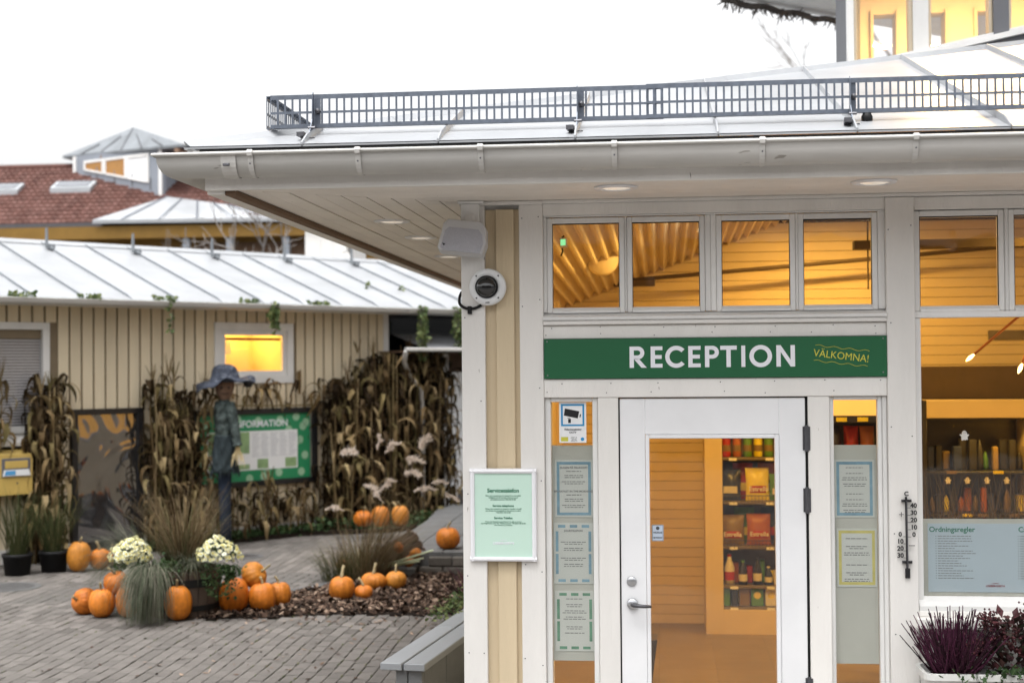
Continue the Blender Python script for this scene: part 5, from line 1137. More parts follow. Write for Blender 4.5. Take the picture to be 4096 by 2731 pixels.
# ---- chrysanthemums
def flower():
    b = MB(); b.cm = 0
    for ringn,(r0,z0,tl) in ((12,(.021,.0,.25)),(9,(.015,.005,.6))):
        for k in range(ringn):
            a = 2*PI*k/ringn+ringn; c,s_ = math.cos(a),math.sin(a); pl = lambda r,w,z: (r*c-w*s_, r*s_+w*c, z)
            b.add([pl(.004,0,z0),pl(r0*.6,-.0042,z0+.004*tl),pl(r0,0,z0+.008*tl),pl(r0*.6,.0042,z0+.004*tl)],[(0,1,2,3)])
    b.cm = 1; b.lathe([(.008,.003),(.006,.009),(0,.011)],8); return b.mesh('flower',[MUM,MUMC])
FLM = flower()
def mum(c,rx,ry_,rz_,n,label,seed,hang=0):
    rg = random.Random(seed); t = root('chrysanthemum', c, 0, label, 'flowers', 'chrysanthemums in the barrel planter'); b = MB(); b.cr=.5
    for i in range(620):
        a = rg.uniform(0,2*PI); u = rg.uniform(-.9 if hang else -.55,.93); q = math.sqrt(1-u*u)*rg.uniform(.55,.97); p = Vector((rx*q*math.cos(a),ry_*q*math.sin(a),rz_*u*(1 if u>0 else 1.5+hang)-.012))
        r = rg.uniform(.010,.022); nv = Euler((rg.uniform(-1,1),rg.uniform(-1,1),rg.uniform(0,6))).to_matrix(); b.cr = rg.random(); b.add([p+nv@Vector(v)*r for v in ((-1,-.3,0),(0,-.6,.1),(1.1,0,0),(.1,.7,.1))],[(0,1,2,3)])
    tag(b.build('foliage', LEAFG, t), kind='stuff')
    pts = []
    tries = 0
    while len(pts) < n and tries < 9000:
        tries += 1; a = rg.uniform(0,2*PI); u = rg.uniform(-.25,1); q = math.sqrt(1-u*u); p = Vector((rx*q*math.cos(a),ry_*q*math.sin(a),rz_*u))
        if any((p-o).length < .021 for o in pts): continue
        pts.append(p); nrm = Vector((p.x/rx**2,p.y/ry_**2,p.z/rz_**2)).normalized()
        e = nrm.to_track_quat('Z','Y').to_euler(); s_ = rg.uniform(.7,1.3); e = (e[0]+rg.gauss(0,.3),e[1]+rg.gauss(0,.3),e[2]); place('flower', FLM, t, p*(1+.09*math.sin(5*p.x/rx+seed)+rg.uniform(-.07,.07)), e, (s_,s_,s_*1.4))
mum((-4.685,5.0,.585),.172,.17,.14,210,'full cream white chrysanthemum on the near side of the barrel',1)
mum((-3.925,5.10,.58),.185,.17,.145,150,'looser yellow white chrysanthemum on the far side of the barrel',2,1.2)
# ---- grasses of the barrel
def grass(name,loc,label,parts,cat='grass',group=None):
    t = root(name, loc, 0, label, cat, group); return t
t = grass('fountain_grass',(-4.40,5.52,.36),'tall brown fountain grass rising from the barrel planter',None)
b = MB(); b.cr=.5; rg = random.Random(50); blades(b,380,.15,.86,R_(32),.12,rg,.008,6); tag(b.build('blades', GRASSB, t), kind='stuff')
b = MB(); b.cr=.5; blades(b,260,.14,.62,R_(60),.25,rg,.007,6); tag(b.build('green_blades', GRASSD, t), kind='stuff')
t = grass('drooping_grass',(-4.53,5.06,.44),'pale grey green grass draping over the barrel rim to the paving',None)
b = MB(); b.cr=.5; rg = random.Random(51); blades(b,900,.075,.66,0,.34,rg,.0055,9,(0,0,0),-PI/2+.1,(R_(-20),R_(45)),-.43,.32)
for v_ in range(len(b.v)):
    x,y,z = b.v[v_]
    if z < -.436: b.v[v_] = (x,y,-.436)
tag(b.build('blades', GRASSG, t), kind='stuff')
t = grass('drooping_grass',(-4.86,5.55,.40),'green feathery grass arching over the stacked pumpkins',None)
b = MB(); b.cr=.5; rg = random.Random(52); blades(b,620,.13,.60,R_(80),.30,rg,.0055,7,(0,0,0),PI+.2,floor=-.38); tag(b.build('blades', GRASSG, t), kind='stuff')
t = grass('drooping_grass',(-4.22,5.28,.44),'small pale tuft of grass between the two chrysanthemums',None)
b = MB(); b.cr=.5; rg = random.Random(53); blades(b,300,.07,.32,R_(60),.42,rg,.005,7,floor=-.2); tag(b.build('blades', GRASSG, t), kind='stuff')
t = root('trailing_plant',(-3.87,5.22,.42),0,'trailing ivy spilling over the barrel below the far chrysanthemum','plant'); b = MB(); b.cr=.5; rg = random.Random(54)
for i in range(240):
    p = Vector((rg.gauss(0,.06),rg.gauss(-.03,.05),-abs(rg.gauss(0,.10))+.06)); r = rg.uniform(.010,.024); nv = Euler((rg.uniform(-1.2,1.2),rg.uniform(-1,1),rg.uniform(0,6))).to_matrix(); b.cr = rg.random(); b.add([p+nv@Vector((cx*r,cy*r,0)) for cx,cy in ((0,-1.1),(.8,-.4),(.6,.6),(0,.9),(-.6,.6),(-.8,-.4))],[tuple(range(6))])
tag(b.build('leaves', LEAFG, t), kind='stuff')
t = root('trailing_plant',(-4.45,5.18,.40),0,'dark green leaves between the drooping grass and the barrel rim','plant'); b = MB(); b.cr=.5
for i in range(380):
    p = Vector((rg.gauss(0,.08),rg.gauss(0,.05),rg.gauss(.03,.05))); r = rg.uniform(.010,.022); nv = Euler((rg.uniform(-1.2,1.2),rg.uniform(-1,1),rg.uniform(0,6))).to_matrix(); b.cr = rg.random(); b.add([p+nv@Vector((cx*r,cy*r,0)) for cx,cy in ((0,-1.1),(.8,-.4),(.6,.6),(0,.9),(-.6,.6),(-.8,-.4))],[tuple(range(6))])
tag(b.build('leaves', LEAFG, t), kind='stuff')
# ---- pumpkins
def pumpkin_mesh(seed):
    rg = random.Random(seed); nr = rg.choice((12,14,16)); ph = rg.random()*6; amp = rg.uniform(.03,.075)
    prof = []
    for i in range(19):
        a = -PI/2+PI*i/18; e = .82; r = abs(math.cos(a))**e; z = math.copysign(abs(math.sin(a))**.9,math.sin(a)); prof.append((r,z))
    def mod(r,h,th):
        g = abs(math.sin(nr*th/2+ph))**.45; k = 1-amp*(1-g)*(1.0)-.0
        lump = 1+.05*math.sin(th+ph)+.035*math.sin(2*th+h*2+ph)+.015*math.sin(5*th+h*4)
        dip = -.16*math.exp(-(r/.26)**2)*(1 if h>0 else -.7)
        return (r*k*lump, h+dip-(.03*(1-g) if h>.3 else 0))
    b = MB(); b.lathe(prof,nr*6,mod=mod); return b.mesh('pumpkin', PUMP, True)
PKM = [pumpkin_mesh(i) for i in range(6)]
def stem_mesh(seed):
    rg = random.Random(seed); a = rg.uniform(-.03,.03); c = rg.uniform(-.03,.03); b = MB()
    b.tube([(0,0,-.01),(a*.3,c*.3,.02),(a*.8,c*.8,.05),(a*1.8,c*1.8,.085)],[.022,.014,.011,.013],7); return b.mesh('stem', PSTEM, True)
STMS = [stem_mesh(i) for i in range(4)]
def pumpkin(x,y,z,w,h,label,i,rot=None,sk=1.0,stem=True):
    o = place('pumpkin', PKM[i%6], None, (x,y,z+h/2), rot or (random.Random(i).uniform(-.08,.08),random.Random(i+9).uniform(-.08,.08),i*1.7), (w/2,w/2,h/2/1.0)); tag(o,label,'pumpkin','pumpkins in the courtyard')
    if stem:
        s_ = place('stem', STMS[i%4], o, (0,0,.83), (0,0,i), (2/w*sk,2/w*sk,2/h*sk))
    return o
PK = [(-5.259,5.36,0,.225,.225,'pumpkin lying on its side at the end of the stack near the barrel',(R_(75),0,R_(-30))),
(-5.047,5.21,0,.222,.250,'upright pumpkin second in the stack near the barrel',None),
(-4.945,5.30,.195,.215,.195,'pumpkin resting on top of the stack left of the grass',(R_(8),R_(-12),1)),
(-4.80,5.22,0,.20,.28,'tall pumpkin tucked against the drooping grass',None),
(-4.301,5.10,0,.225,.300,'tall upright pumpkin alone in front of the barrel',None),
(-3.919,5.53,0,.272,.305,'large upright pumpkin right of the barrel under the trailing ivy',None),
(-3.775,5.70,.215,.24,.19,'pumpkin lying on top of the pile right of the barrel',(R_(60),R_(10),R_(70))),
(-3.668,5.60,0,.245,.255,'round pumpkin at the front of the pile right of the barrel',None),
(-3.575,5.84,0,.205,.225,'pumpkin behind the round one at the bed edge',None),
(-3.069,6.19,.01,.238,.222,'pumpkin with a tall stem on the mulch',None),
(-2.869,6.28,.01,.170,.128,'smallest pumpkin on the mulch',None),
(-2.892,6.84,.01,.245,.165,'broad pumpkin with a curled stem behind the smallest one',None),
(-2.677,6.92,.01,.200,.170,'pumpkin on the mulch nearest the terrace wall',None),
(-2.339,8.18,.25,.252,.222,'round pumpkin alone on the raised terrace slab',None),
(-2.06,8.65,.25,.25,.21,'pumpkin on the terrace half hidden by the building corner',None),
(-3.911,11.18,.15,.245,.20,'leftmost of three pumpkins before the corn wall',None),
(-3.66,11.08,.15,.23,.27,'middle of three pumpkins before the corn wall',None),
(-3.42,11.20,.15,.215,.265,'rightmost of three pumpkins before the corn wall',None),
(-6.43,7.98,0,.238,.325,'tall pumpkin at the foot of the tall black case',None),
(-6.27,8.18,0,.215,.225,'pumpkin with a straight stem before the tall black case',None),
(-6.22,8.46,0,.18,.18,'pumpkin partly behind the near chrysanthemum',None),
(-3.46,8.05,0,.15,.15,'small pumpkin hidden inside the brown grass clump',None)]
for i,p in enumerate(PK): pumpkin(p[0],p[1],p[2],p[3]*1.06,p[4]*1.04,p[5],i,p[6],1.25 if i in (9,19,11) else .9)
# ---- brown grass with plumes in the bed
t = root('plume_grass',(-3.15,7.5,0),0,'brown grass clump with feathery pale plumes in the bed','grass')
b = MB(); b.cr=.5; rg = random.Random(60)
blades(b,700,.22,.62,R_(55),.14,rg,.006,6); blades(b,380,.16,1.0,R_(48),.10,rg,.005,6,(.1,0,0),.2)
tag(b.build('blades', GRASSB, t), kind='stuff'); b = MB(); b.cr=.5; blades(b,320,.22,.42,R_(45),.12,rg,.006,5,(-.18,-.1,0)); tag(b.build('green_blades', GRASSD, t), kind='stuff')
def plume(tip,base,ln,wd,bend,seed):
    rg = random.Random(seed); tip = Vector(tip); base = Vector(base); st_ = MB(); d = tip-base
    pts = [base, base+d*.5+Vector((0,0,.12)), tip]; st_.tube(smooth(pts),.0028,4); s_ = st_.build('plume_stem', GRASSB, t)
    b = MB(); b.cr=.5; ax = Vector((bend[0],0,bend[1])).normalized()
    ln *= 1.15; wd *= 1.25
    for i in range(430):
        u = rg.random(); p = tip+ax*ln*u+Vector((.02*math.sin(u*9+seed),.02*math.sin(u*7),-.30*ln*u*u+.012*math.sin(u*13+seed))); r = wd*math.sin(PI*min(1,u*.9+.12))*rg.uniform(.35,1.5); dv = Vector((rg.gauss(0,1),rg.gauss(0,1),rg.gauss(0,.7))).normalized()*r+ax*ln*.10; w_ = Vector((-dv.z,rg.uniform(-.3,.3)*dv.length,dv.x)).normalized()*.0024; b.cr = rg.random()
        b.add([p-w_,p+w_,p+dv*.6+w_*.7,p+dv,p+dv*.6-w_*.7],[(0,1,2,3,4)])
    tag(b.build('plume', PLUME, s_), kind='stuff')
o3 = Vector((-3.15,7.5,0))
for i,(p,ln,wd,bd) in enumerate((((-2.80,7,1.36),.20,.035,(.6,.7)),((-2.60,7,1.30),.18,.045,(.8,.1)),((-2.44,7,1.38),.22,.045,(.45,1)),((-2.60,7,1.165),.17,.04,(1,.1)),((-3.0,7,1.06),.18,.04,(.5,-.35)),((-2.85,7,.98),.20,.035,(.8,.9)),((-2.50,7,.98),.20,.035,(.9,.35)),((-2.34,7,1.05),.17,.026,(1,.35)),((-2.20,7,.95),.15,.025,(1,-.2)),((-3.25,7,1.36),.16,.05,(.6,.2)),((-2.86,7,1.40),.18,.02,(.1,1)),((-3.4,7,.80),.14,.03,(.8,.2)))):
    plume(Vector(p)-o3, (rg.uniform(-.1,.15),rg.uniform(-.1,.1),.05), ln,wd,bd,i)
# leek-like pale stalks and crate
t = root('wooden_crate',(-2.77,8.12,.10),R_(25),'dark tipped wooden crate with leaves at the terrace edge','crate'); t.rotation_euler = (0,R_(-28),R_(20))
CRW = mat('dark_crate_wood',(.07,.045,.032),.8,.3,8,.4,40,ornd=.2)
for k in range(3):
    for y in (-.17,.16): bx('slat', CRW, t, -.22,.22,y,y+.015,.02+k*.09,.09+k*.09,.003)
    for x in (-.22,.205): bx('slat', CRW, t, x,x+.015,-.15,.155,.02+k*.09,.09+k*.09,.003)
for k in range(4): bx('slat', CRW, t, -.2,.2,-.15+k*.08,-.09+k*.08,.0,.014,.003)
for x in (-.205,.17):
    for y in (-.15,.125): bx('corner_post', CRW, t, x,x+.03,y,y+.03,.016,.30,.003)
t = root('leek_stalks',(-2.95,7.55,.0),0,'pale green leek stalks leaning in the bed by the crate','leeks')
PG = mat('leek_pale',(.50,.56,.36),.5,.15,6)
for k,(a,l) in enumerate(((.5,.45),(.7,.55),(.35,.40))): MB().tube(smooth([(0,0,.12+.02*k),(l*.5,.02*k,.12+l*.28*a),(l,.03*k,.12+l*.5*a)]),[.016]*13 and [.018-.012*i/12 for i in range(len(smooth([(0,0,0),(1,0,0),(2,0,0)])))],7).build('stalk', PG, t)
for k,(x,z,c) in enumerate(((-.02,.30,CO),(.16,.24,CY),(.10,.16,CO))):
    q = place('gourd', PKM[k], None, (-2.80+x,7.85,z), (1,0,k), (.055,.055,.07)); tag(q,['small orange gourd spilling from the top of the crate','small yellow gourd lying on the crate slats','small orange gourd low in the crate'][k],'gourd','gourds by the crate')
# low green planting along the annex base
t = root('ground_cover',(0,0,0),0,'dark green ground cover along the foot of the annex wall','ground cover'); b = MB(); b.cr=.5; rg = random.Random(70)
for i in range(3200):
    s = rg.uniform(1.3,6.2); wv = .30+.55*min(1,max(0,(s-3.6)/1.2)); y = -rg.random()*wv; p = Vector(L(s,y,.02+rg.random()*.12*(1+.6*(s>3.8)))); r = rg.uniform(.014,.035); nv = Euler((rg.uniform(-1,1),rg.uniform(-1,1),rg.uniform(0,6))).to_matrix(); b.cr = rg.random(); b.add([p+nv@Vector((cx*r,cy*r,0)) for cx,cy in ((0,-1.1),(.8,-.4),(.6,.6),(0,.9),(-.6,.6),(-.8,-.4))],[tuple(range(6))])
tag(b.build('leaves', LEAFG, t), kind='stuff')
MB().prism([L(1.3,.0,0)[:2],L(1.3,-.28,0)[:2],L(3.6,-.30,0)[:2],L(4.6,-.85,0)[:2],L(6.2,-.85,0)[:2],L(6.2,0,0)[:2]],'z',-.02,.05).build('soil', SOIL, t)
# ---- planter under the shop window
wp = root('window_planter',(1.62,-.20,.50),0,'pale plastic trough planter with heather under the shop window','planter')
b = MB()
for (s_,z) in ((1,.26),): pass
def trough(x0,x1,y0,y1,z0,z1,tp):
    m = MB(); r = .05; lv = []
    for z,k in ((z0,tp),(z1-.03,0),(z1-.03,-.014),(z1,-.014),(z1,.004),(z1-.06,.01)):
        ring_ = []
        for cx,cy,a0 in ((x1-k-r,y1-k-r,0),(x0+k+r,y1-k-r,90),(x0+k+r,y0+k+r,180),(x1-k-r,y0+k+r,270)):
            for j in range(5): a = R_(a0+j*22.5); ring_.append((cx+r*math.cos(a),cy+r*math.sin(a),z))
        lv.append(ring_)
    n = len(lv[0]); m.add([v for l in lv for v in l],[tuple(range(n-1,-1,-1))]+[(i*n+j,i*n+(j+1)%n,(i+1)*n+(j+1)%n,(i+1)*n+j) for i in range(len(lv)-1) for j in range(n)]); return m
trough(-.395,.55,-.12,.13,0,.27,.03).build('trough', mat('trough_plastic',(.62,.62,.60),.4,.05,5), wp)
MB().box(-.36,.52,-.10,.11,.19,.215).build('soil', SOIL, wp)
MB().box(-.33,-.29,-.10,.18,-.03,-.005).box(.3,.34,-.10,.18,-.03,-.005).build('bracket', W2, wp)
def heather(c,n,h,label,seed,spread=R_(55),matl=HEATH):
    rg = random.Random(seed); t = root('heather',c,0,label,'heather','heather plants'); b = MB(); b.cr=.5
    for i in range(n):
        a = rg.uniform(0,2*PI); sp = spread*rg.random()**.7; l = h*rg.uniform(.55,1.05); d = Vector((math.cos(a)*math.sin(sp),math.sin(a)*math.sin(sp),math.cos(sp))); p0 = Vector((rg.uniform(-.06,.06),rg.uniform(-.05,.05),0)); b.cr = rg.random()*.5
        q = [p0+d*l*u+Vector((0,0,.05*u*u)) for u in (0,.5,1)]; b.tube(q,[.004,.003,.002],4)
        for k in range(16):
            u = rg.uniform(.3,1); p = p0+d*l*u+Vector((0,0,.05*u*u)); r = .010*(1.2-u*.6); b.cr = rg.random(); e = Vector((rg.gauss(0,1),rg.gauss(0,1),rg.gauss(.4,.6))).normalized()*r; w_ = Vector((e.y,-e.x,.2*r))*.5; b.add([p-w_,p+e,p+w_,p-e*.2],[(0,1,2,3)])
    tag(b.build('sprigs', matl, t), kind='stuff'); return t
heather((1.37,-.21,.70),300,.31,'dark purple heather at the post end of the window planter',1)
heather((1.92,-.21,.70),220,.29,'dark purple heather at the far end of the window planter',2)
t = root('skimmia',(1.63,-.20,.70),0,'dark red skimmia with broad leaves in the middle of the window planter','shrub'); rg = random.Random(8)
b = MB(); b.cr=.5
for i in range(420):
    a = rg.uniform(0,2*PI); u = rg.random(); z = .05+.26*rg.random(); rr = .19*math.sqrt(rg.random())*(1.1-.5*z/.3); p = Vector((rr*math.cos(a),rr*.7*math.sin(a),z)); l = rg.uniform(.035,.075); el = rg.uniform(-.2,1.1); d = Vector((math.cos(a)*math.cos(el),math.sin(a)*math.cos(el),math.sin(el))); sd_ = d.cross(Vector((0,0,1))).normalized()*l*.26; up = sd_.cross(d)*.25; b.cr = rg.random()
    b.add([p,p+d*l*.5-sd_+up,p+d*l,p+d*l*.5+sd_+up,p+d*l*.5],[(0,1,4),(1,2,4),(2,3,4),(3,0,4)])
tag(b.build('leaves', SKIM, t), kind='stuff')
b = MB(); b.cr=.5
for (x,y,z) in ((-.10,-.02,.31),(.08,.03,.30),(-.02,-.08,.24),(.16,-.05,.22),(-.17,-.04,.18)):
    for i in range(90): p = Vector((x,y,z))+Vector((rg.gauss(0,.024),rg.gauss(0,.022),rg.gauss(0,.028))); r = .006; b.cr = .3+.5*rg.random(); b.add([p+Vector(v)*r for v in ((0,0,1.2),(1,0,0),(0,1,0),(-1,0,0),(0,-1,0),(0,0,-1.2))],[(0,1,2),(0,2,3),(0,3,4),(0,4,1),(5,2,1),(5,3,2),(5,4,3),(5,1,4)])
tag(b.build('flower_buds', SKIM, t), kind='stuff')
t = root('trailing_ivy',(1.66,-.32,.72),0,'green ivy trailing over the rim of the window planter','ivy'); b = MB(); b.cr=.5
for i in range(420):
    p = Vector((rg.gauss(.06,.16),rg.gauss(0,.03),-abs(rg.gauss(0,.11))+.08)); r = rg.uniform(.010,.024); nv = Euler((rg.uniform(.6,1.6),rg.uniform(-.6,.6),rg.uniform(0,6))).to_matrix(); b.cr = rg.random(); b.add([p+nv@Vector((cx*r,cy*r,0)) for cx,cy in ((0,-1.1),(.3,-.4),(.95,-.35),(.5,.2),(.5,.8),(0,.6),(-.5,.8),(-.5,.2),(-.95,-.35),(-.3,-.4))],[tuple(range(10))])
tag(b.build('leaves', LEAFG, t), kind='stuff')
# grass in the shop window
t = root('window_grass',(1.62,.42,.95),0,'tall dark ornamental grass standing inside the shop window','grass'); b = MB(); b.cr=.5
for x in (-.2,0,.2,.4): blades(b,120,.09,.68,R_(30),.07,rg,.004,5,(x,0,.1))
tag(b.build('blades', GRASSB, t), kind='stuff'); MB().box(-.32,.55,-.1,.1,-.02,.11,.01).build('trough', CK, t); MB().box(-.34,.57,-.12,.12,-.95,-.021,.01).build('stand', CK, t)
# plant on the far bench end
t = root('bench_planter',(-1.36,3.72,0),0,'heather and ivy planter at the far end of the bench','planter'); MB().lathe([(.12,.0),(.15,.36),(.16,.36),(.16,.40),(.14,.40),(.13,.37),(0,.37)],20).build('pot', CW, t, True)
heather((-1.40,3.68,.37),110,.36,'purple heather growing at the far end of the bench',5,R_(65))
b = MB(); b.cr=.5
for i in range(300):
    u = rg.random(); p = Vector((-.10-.16*u+rg.gauss(0,.05),-.12-.75*u*u+rg.gauss(0,.05),.46-.03*u+abs(rg.gauss(0,.05))*(1-u*.6))); r = rg.uniform(.010,.022); nv = Euler((rg.uniform(-1,1),rg.uniform(-1,1),rg.uniform(0,6))).to_matrix(); b.cr = rg.random(); b.add([p+nv@Vector((cx*r,cy*r,0)) for cx,cy in ((0,-1.1),(.8,-.4),(.6,.6),(0,.9),(-.6,.6),(-.8,-.4))],[tuple(range(6))])
tag(b.build('ivy_leaves', IVY, t), kind='stuff')
# ================================================================ far building with tiled roof and tower
Fb = root('tiled_building', (0,0,0), 0, 'far ochre building with red tiled roof and a small grey tower', 'building')
tz = lambda y: 5.58+.57*(y-24)
MB().box(-24,-6.2,24.3,30,0,5.3).build('wall', OCHRE, Fb)
MB().box(-24,-6.6,23.7,24.3,5.18,5.46).build('eaves_band', OCHRE, Fb); MB().box(-24,-12.6,23.86,23.96,5.48,5.57).build('eaves_gutter', DSTEEL, Fb)
rfb = MB().add([(-24,23.95,tz(23.95)-.03),(-7.0,23.95,tz(23.95)-.03),(-9.5,27.0,tz(27.0)-.03),(-24,27.0,tz(27.0)-.03)],[(0,1,2,3)]).build('tile_roof', ROOFD, Fb)
MB().add([(-24,27,tz(27)),(-9.5,27,tz(27)),(-7,30,5.6),(-24,30,5.6)],[(0,1,2,3)]).build('rear_roof', TILEO, rfb)
MB().add([(-7.0,23.95,tz(23.95)-.03),(-7,30,5.6),(-9.5,27,tz(27))],[(0,1,2)]).build('hip_roof', TILEO, rfb)
for a,b_ in (((-24,27),(-9.5,27)),): MB().tube([(a[0],a[1],tz(27)+.02),(b_[0],b_[1],tz(27)+.02)],.09,8).build('ridge_tiles', TILEO, rfb)
tw, tl = .15, .23; rg = random.Random(90); cellsT = []
for iy in range(15):
    y0 = 23.95+iy*tl*.868
    for ix in range(-160,-45):
        x0 = ix*tw
        if x0 > -7.0-(y0-23.95)*.82-.3 or x0 < -18.2: continue
        cellsT.append((x0,y0))
def tile_geo(b,x0,y0,m=None):
    vs = []; z0 = tz(y0); z1 = tz(y0+tl*.868)
    for j,(y,z,up) in enumerate(((y0-.03,z0,.055),(y0+tl*.868,z1,.012))):
        for k in range(6): u = k/5; vs.append((x0+u*tw, y, z+up+.022*math.sin(PI*min(1,u*1.5))*(1 if u<.67 else 0)))
    vs += [(x0+u*tw/5, y0-.03, z0) for u in range(6)]
    b.add(vs,[(k,k+1,k+7,k+6) for k in range(5)]+[(12+k,13+k,k+1,k) for k in range(5)])
nearT = sorted(range(len(cellsT)), key=lambda i: (cellsT[i][1], abs(cellsT[i][0]+14.0)))
big = set(nearT[:300]); b = MB(); b.cr=.5
one = MB(); tile_geo(one,0,0); base = Vector((0,0,0))
one.v = [(x,y,z-tz(0)) for x,y,z in one.v]; TM = one.mesh('roof_tile', TILEO)
for i,(x,y) in enumerate(cellsT):
    if i in big: place('roof_tile', TM, rfb, (x,y,tz(y)+rg.uniform(-.004,.004)))
    else: b.cr = rg.random(); tile_geo(b,x,y)
tag(b.build('roof_tiles', TILE, rfb), kind='stuff')
# pale metal porch roof in front
MB().add([(-12.71,23.6,5.60),(-6.0,23.6,5.55),(-6.6,24.4,5.72),(-8.7,24.3,5.80),(-11.45,24.95,6.26),(-12.71,23.6,5.52),(-6.0,23.6,5.47)],[(0,1,2,3,4),(5,6,1,0)]).build('porch_roof', ROOFM, Fb)
for i in range(7):
    u = .1+i*.13; p = Vector((-12.71,23.6,5.60)).lerp(Vector((-6.0,23.6,5.55)),u); q = Vector((-11.45,24.95,6.27)).lerp(Vector((-8.7,24.3,5.80)),min(1,max(0,(u-.1)*1.1))); MB().tube([p+Vector((0,0,.01)),q+Vector((0,0,.005))],.015,4).build('porch_seam', GALV, Fb)
# skylights
for i,(x,y) in enumerate(((-14.55,25.5),(-16.35,25.45))):
    t = MB().prism([(y,tz(y)+.04),(y+.4,tz(y+.4)+.04),(y+.4,tz(y+.4)+.14),(y,tz(y)+.16)],'x',x-.0,x+1.0).build('skylight', mat('skylight_frame',(.35,.37,.39),.5,.1) if i==0 else MATS['skylight_frame'], Fb)
    MB().add([(x+.08,y+.05,tz(y+.05)+.17),(x+.92,y+.05,tz(y+.05)+.17),(x+.92,y+.36,tz(y+.36)+.16),(x+.08,y+.36,tz(y+.36)+.16)],[(0,1,2,3)]).build('skylight_pane', mat('skylight_glass',(.20,.21,.23),.15,.05,metal=.3) if i==0 else MATS['skylight_glass'], t)
# tower
tr = root('tower', (0,0,0)); tr.parent = Fb
Ct = Vector((-11.66,25.2,6.36)); Lt = Vector((-14.42,26.6,7.06)); Rt = Vector((-11.47,27.2,6.86)); ZT = 7.50
def wallpt(a,b_,u,z,out=0.0):
    d = Vector((b_.x-a.x,b_.y-a.y,0)); n = Vector((d.y,-d.x,0)).normalized()
    if n.y > 0: n = -n
    return Vector((a.x+d.x*u,a.y+d.y*u,z))+n*out
def panel(a,b_,pts,out,m,name,parent,th=.04):
    f = [wallpt(a,b_,u,z,out) for u,z in pts]; k = [wallpt(a,b_,u,z,out-th) for u,z in pts]; n = len(pts)
    return MB().add(f+k,[tuple(range(n)),tuple(range(2*n-1,n-1,-1))]+[(i,(i+1)%n,n+(i+1)%n,n+i) for i in range(n)]).build(name,m,parent)
lowL = lambda u: 6.36+.70*u
panel(Ct,Lt,[(0,lowL(0)-.1),(1,lowL(1)-.1),(1,ZT),(0,ZT)],0,BLUEG,'tower_wall',tr,.1)
Rn = lambda u: 6.36+.5*u
d = Rt-Ct; MB().add([Ct-Vector((0,0,.1)),Rt-Vector((0,0,.1)),Vector((Rt.x,Rt.y,ZT)),Vector((Ct.x,Ct.y,ZT))],[(0,1,2,3)]).build('tower_wall', BLUEG, tr)
for u in (.0,.97): panel(Ct,Lt,[(u,lowL(u)-.05),(u+.03,lowL(u+.03)-.05),(u+.03,ZT),(u,ZT)],.03,W2,'corner_board',tr)
for k in range(4): u = .12+k*.2; panel(Ct,Lt,[(u,lowL(u)+.02),(u+.012,lowL(u+.012)+.02),(u+.012,lowL(u)+.32),(u,lowL(u)+.32)],.015,TOWG,'cladding_seam',tr)
wz = lambda u: 6.60+.66*u
for i,(u0,u1,m) in enumerate(((.16,.37,WPAPER),(.41,.62,LITWIN),(.665,.855,LITWIN))):
    t = panel(Ct,Lt,[(u0,wz(u0)),(u1,wz(u1)),(u1,7.30),(u0,7.30)],.012,mat('tower_amber_pane',(.30,.15,.04),.2,.2,3,emit=((1,.45,.08),.04)) if i==1 else (MATS['tower_amber_pane'] if i==2 else WPAPER),'tower_window',tr,.005)
    for a,b_ in ((u0-.02,u0),(u1,u1+.02)): panel(Ct,Lt,[(a,wz(a)-.04),(b_,wz(b_)-.04),(b_,7.36),(a,7.36)],.03,W2,'window_frame',t)
    panel(Ct,Lt,[(u0,wz(u0)-.05),(u1,wz(u1)-.05),(u1,wz(u1)),(u0,wz(u0))],.03,W2,'window_frame',t); panel(Ct,Lt,[(u0,7.30),(u1,7.30),(u1,7.36),(u0,7.36)],.03,W2,'window_frame',t)
ap = Vector((-12.81,26.4,8.16)); e1,e2,e3,e4 = Vector((-14.84,26.9,7.58)),Vector((-10.96,24.7,7.44)),Vector((-11.2,27.9,7.5)),Vector((-14.3,29,7.55)); dn = Vector((0,0,-.06))
trf = MB().add([e1,e2,e3,e4,ap,e1+dn,e2+dn,e3+dn,e4+dn],[(0,1,4),(1,2,4),(2,3,4),(3,0,4),(5,6,1,0),(6,7,2,1),(8,7,6,5)]).build('tower_roof', mat('tower_roof_metal',(.17,.185,.20),.55,.3,2.5), tr)
for k in range(1,6): p = e1.lerp(e2,k/6); q = p.lerp(ap,.93) if k==3 else p.lerp(ap,.62) if k in (2,4) else p.lerp(ap,.35); MB().tube([p+Vector((0,0,.01)),q+Vector((0,0,.012))],.018,4).build('roof_seam', DSTEEL, trf)
for k in (.32,.92): p = e1.lerp(e2,k)+Vector((.1,.35,-.12)); MB().box(p.x-.06,p.x+.06,p.y-.4,p.y+.3,p.z-.06,p.z+.04).build('rafter_end', SACK, tr)
# veranda posts, white shed
for i,x in enumerate((-10.6,-9.6,-8.3)): bx('veranda_post', BLUEG, Fb, x-.07,x+.07,23.75,23.9,0,5.2)
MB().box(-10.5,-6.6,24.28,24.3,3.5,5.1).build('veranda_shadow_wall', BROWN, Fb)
sh = root('white_shed',(-6.1,18.3,0),0,'white boarded shed wall behind the annex ridge','shed'); MB().box(-.38,.5,0,1.2,0,4.85).build('wall', W, sh); MB().box(-.45,.6,-.1,1.3,4.85,4.92).build('roof', ROOFM, sh)
for k in range(4): bx('batten', W2, sh, -.36+k*.24,-.34+k*.24,-.012,0,0,4.84)
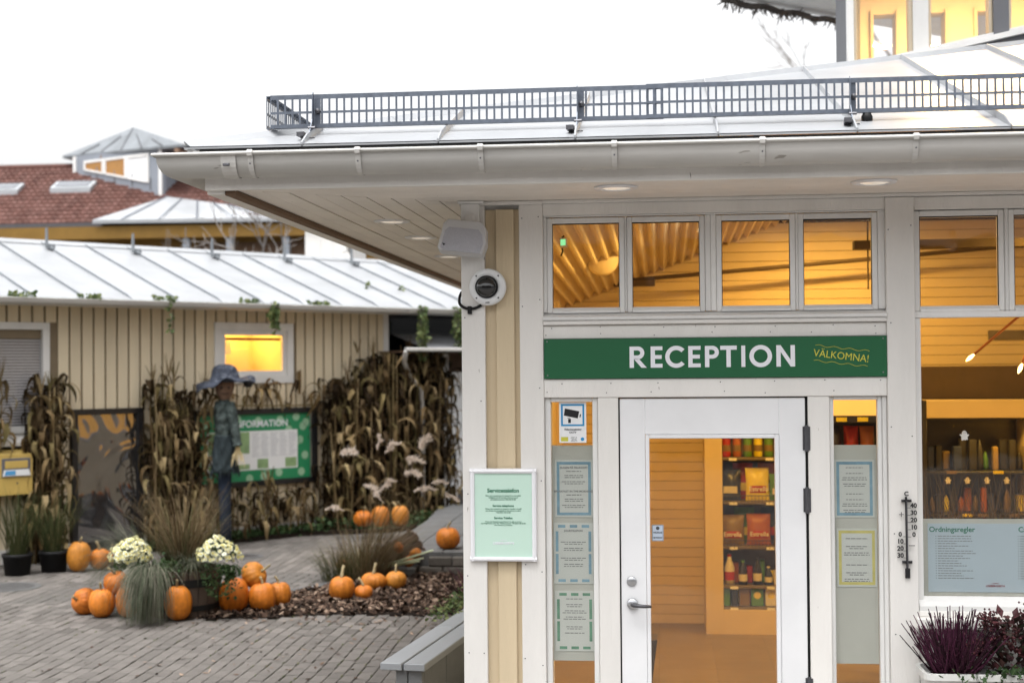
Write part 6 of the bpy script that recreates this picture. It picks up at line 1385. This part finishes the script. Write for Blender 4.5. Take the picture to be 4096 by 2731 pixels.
# ---- bare trees
def bare_tree(pos,h,label,seed,r0=.12,depth=5,spread=.55,tw=TWIG,lean=(0,0),group='bare autumn trees'):
    rg = random.Random(seed); t = root('bare_tree',pos,0,label,'tree',group); trunk = MB(); crown = MB()
    def grow(p,d,l,r,lv):
        pts = [p]; q = p
        for k in range(3): d = (d+Vector((rg.gauss(0,.10),rg.gauss(0,.10),rg.gauss(.02,.06)))).normalized(); q = q+d*l/3; pts.append(q)
        (trunk if lv < 1 else crown).tube(pts,[r,r*.9,r*.8,r*.68],7 if lv<2 else 4,cap=False)
        if lv >= depth: return
        for k in range(rg.choice((2,3,3)) if lv<depth-1 else 4):
            a = rg.uniform(0,2*PI); pr = d.orthogonal().normalized(); ax = Matrix.Rotation(a,3,d)@pr; nd = (d+ax*rg.uniform(.5,1.0)*spread*1.6+Vector((0,0,.05))).normalized(); grow(pts[rg.choice((2,3,3))],nd,l*rg.uniform(.62,.8),max(r*.58,.006),lv+1)
    grow(Vector((0,0,0)),Vector((lean[0],lean[1],1)).normalized(),h*.30,r0,0)
    trunk.build('trunk', BARK, t, True); crown.build('crown', tw, t)
bare_tree((-6.5,16.4,0),6.2,'bare branchy tree behind the annex ridge under the eaves',4,.10,5,.65,lean=(.05,0))
bare_tree((-7.4,18.6,0),6.0,'slim bare tree behind the annex beside the white shed',14,.08,5,.6)
bare_tree((-2.2,46,0),15.3,'tall bare tree showing its crown above the reception roof',5,.26,6,.5,TWIGP)
bare_tree((.4,48,0),14.8,'bare tree crown just above the snow guard',7,.24,6,.5,TWIGP)
bare_tree((9.5,40,0),22,'bare tree seen through the roof tower windows',8,.28,6,.45)
# ---- lodge behind the viewer, added to darken pane reflections, and mirrored bare trees
ob = root('added_lodge',(0,-27,0),0,'long brown lodge across the forecourt, unseen, added to darken the pane reflections','building')
MB().box(-26,26,-6,0,0,5.2).build('wall', mat('lodge_brown',(.10,.06,.04),.8,.2,2), ob); MB().prism([(.8,5.1),(-6.8,5.1),(-3,8.4)],'x',-27,27).build('roof', mat('lodge_roof',(.06,.05,.05),.8,.2,2), ob)
for k in range(12): bx('window', mat('lodge_window',(.03,.035,.04),.1,.1) if k==0 else MATS['lodge_window'], ob, -23+k*4,-21.4+k*4,.0,.05,1.2,2.8)
for k,(x,y,h,sd) in enumerate(((-14,-22,13,31),(-6.5,-20.5,12,32),(1.5,-21.5,14,33),(8,-20,12,34),(15,-22,13,35))): bare_tree((x,y,0),h,['bare tree across the forecourt, westernmost of five','bare tree across the forecourt, second of five','bare tree across the forecourt, middle of five','bare tree across the forecourt, fourth of five','bare tree across the forecourt, easternmost of five'][k],sd,.2,5,.55,BARK)
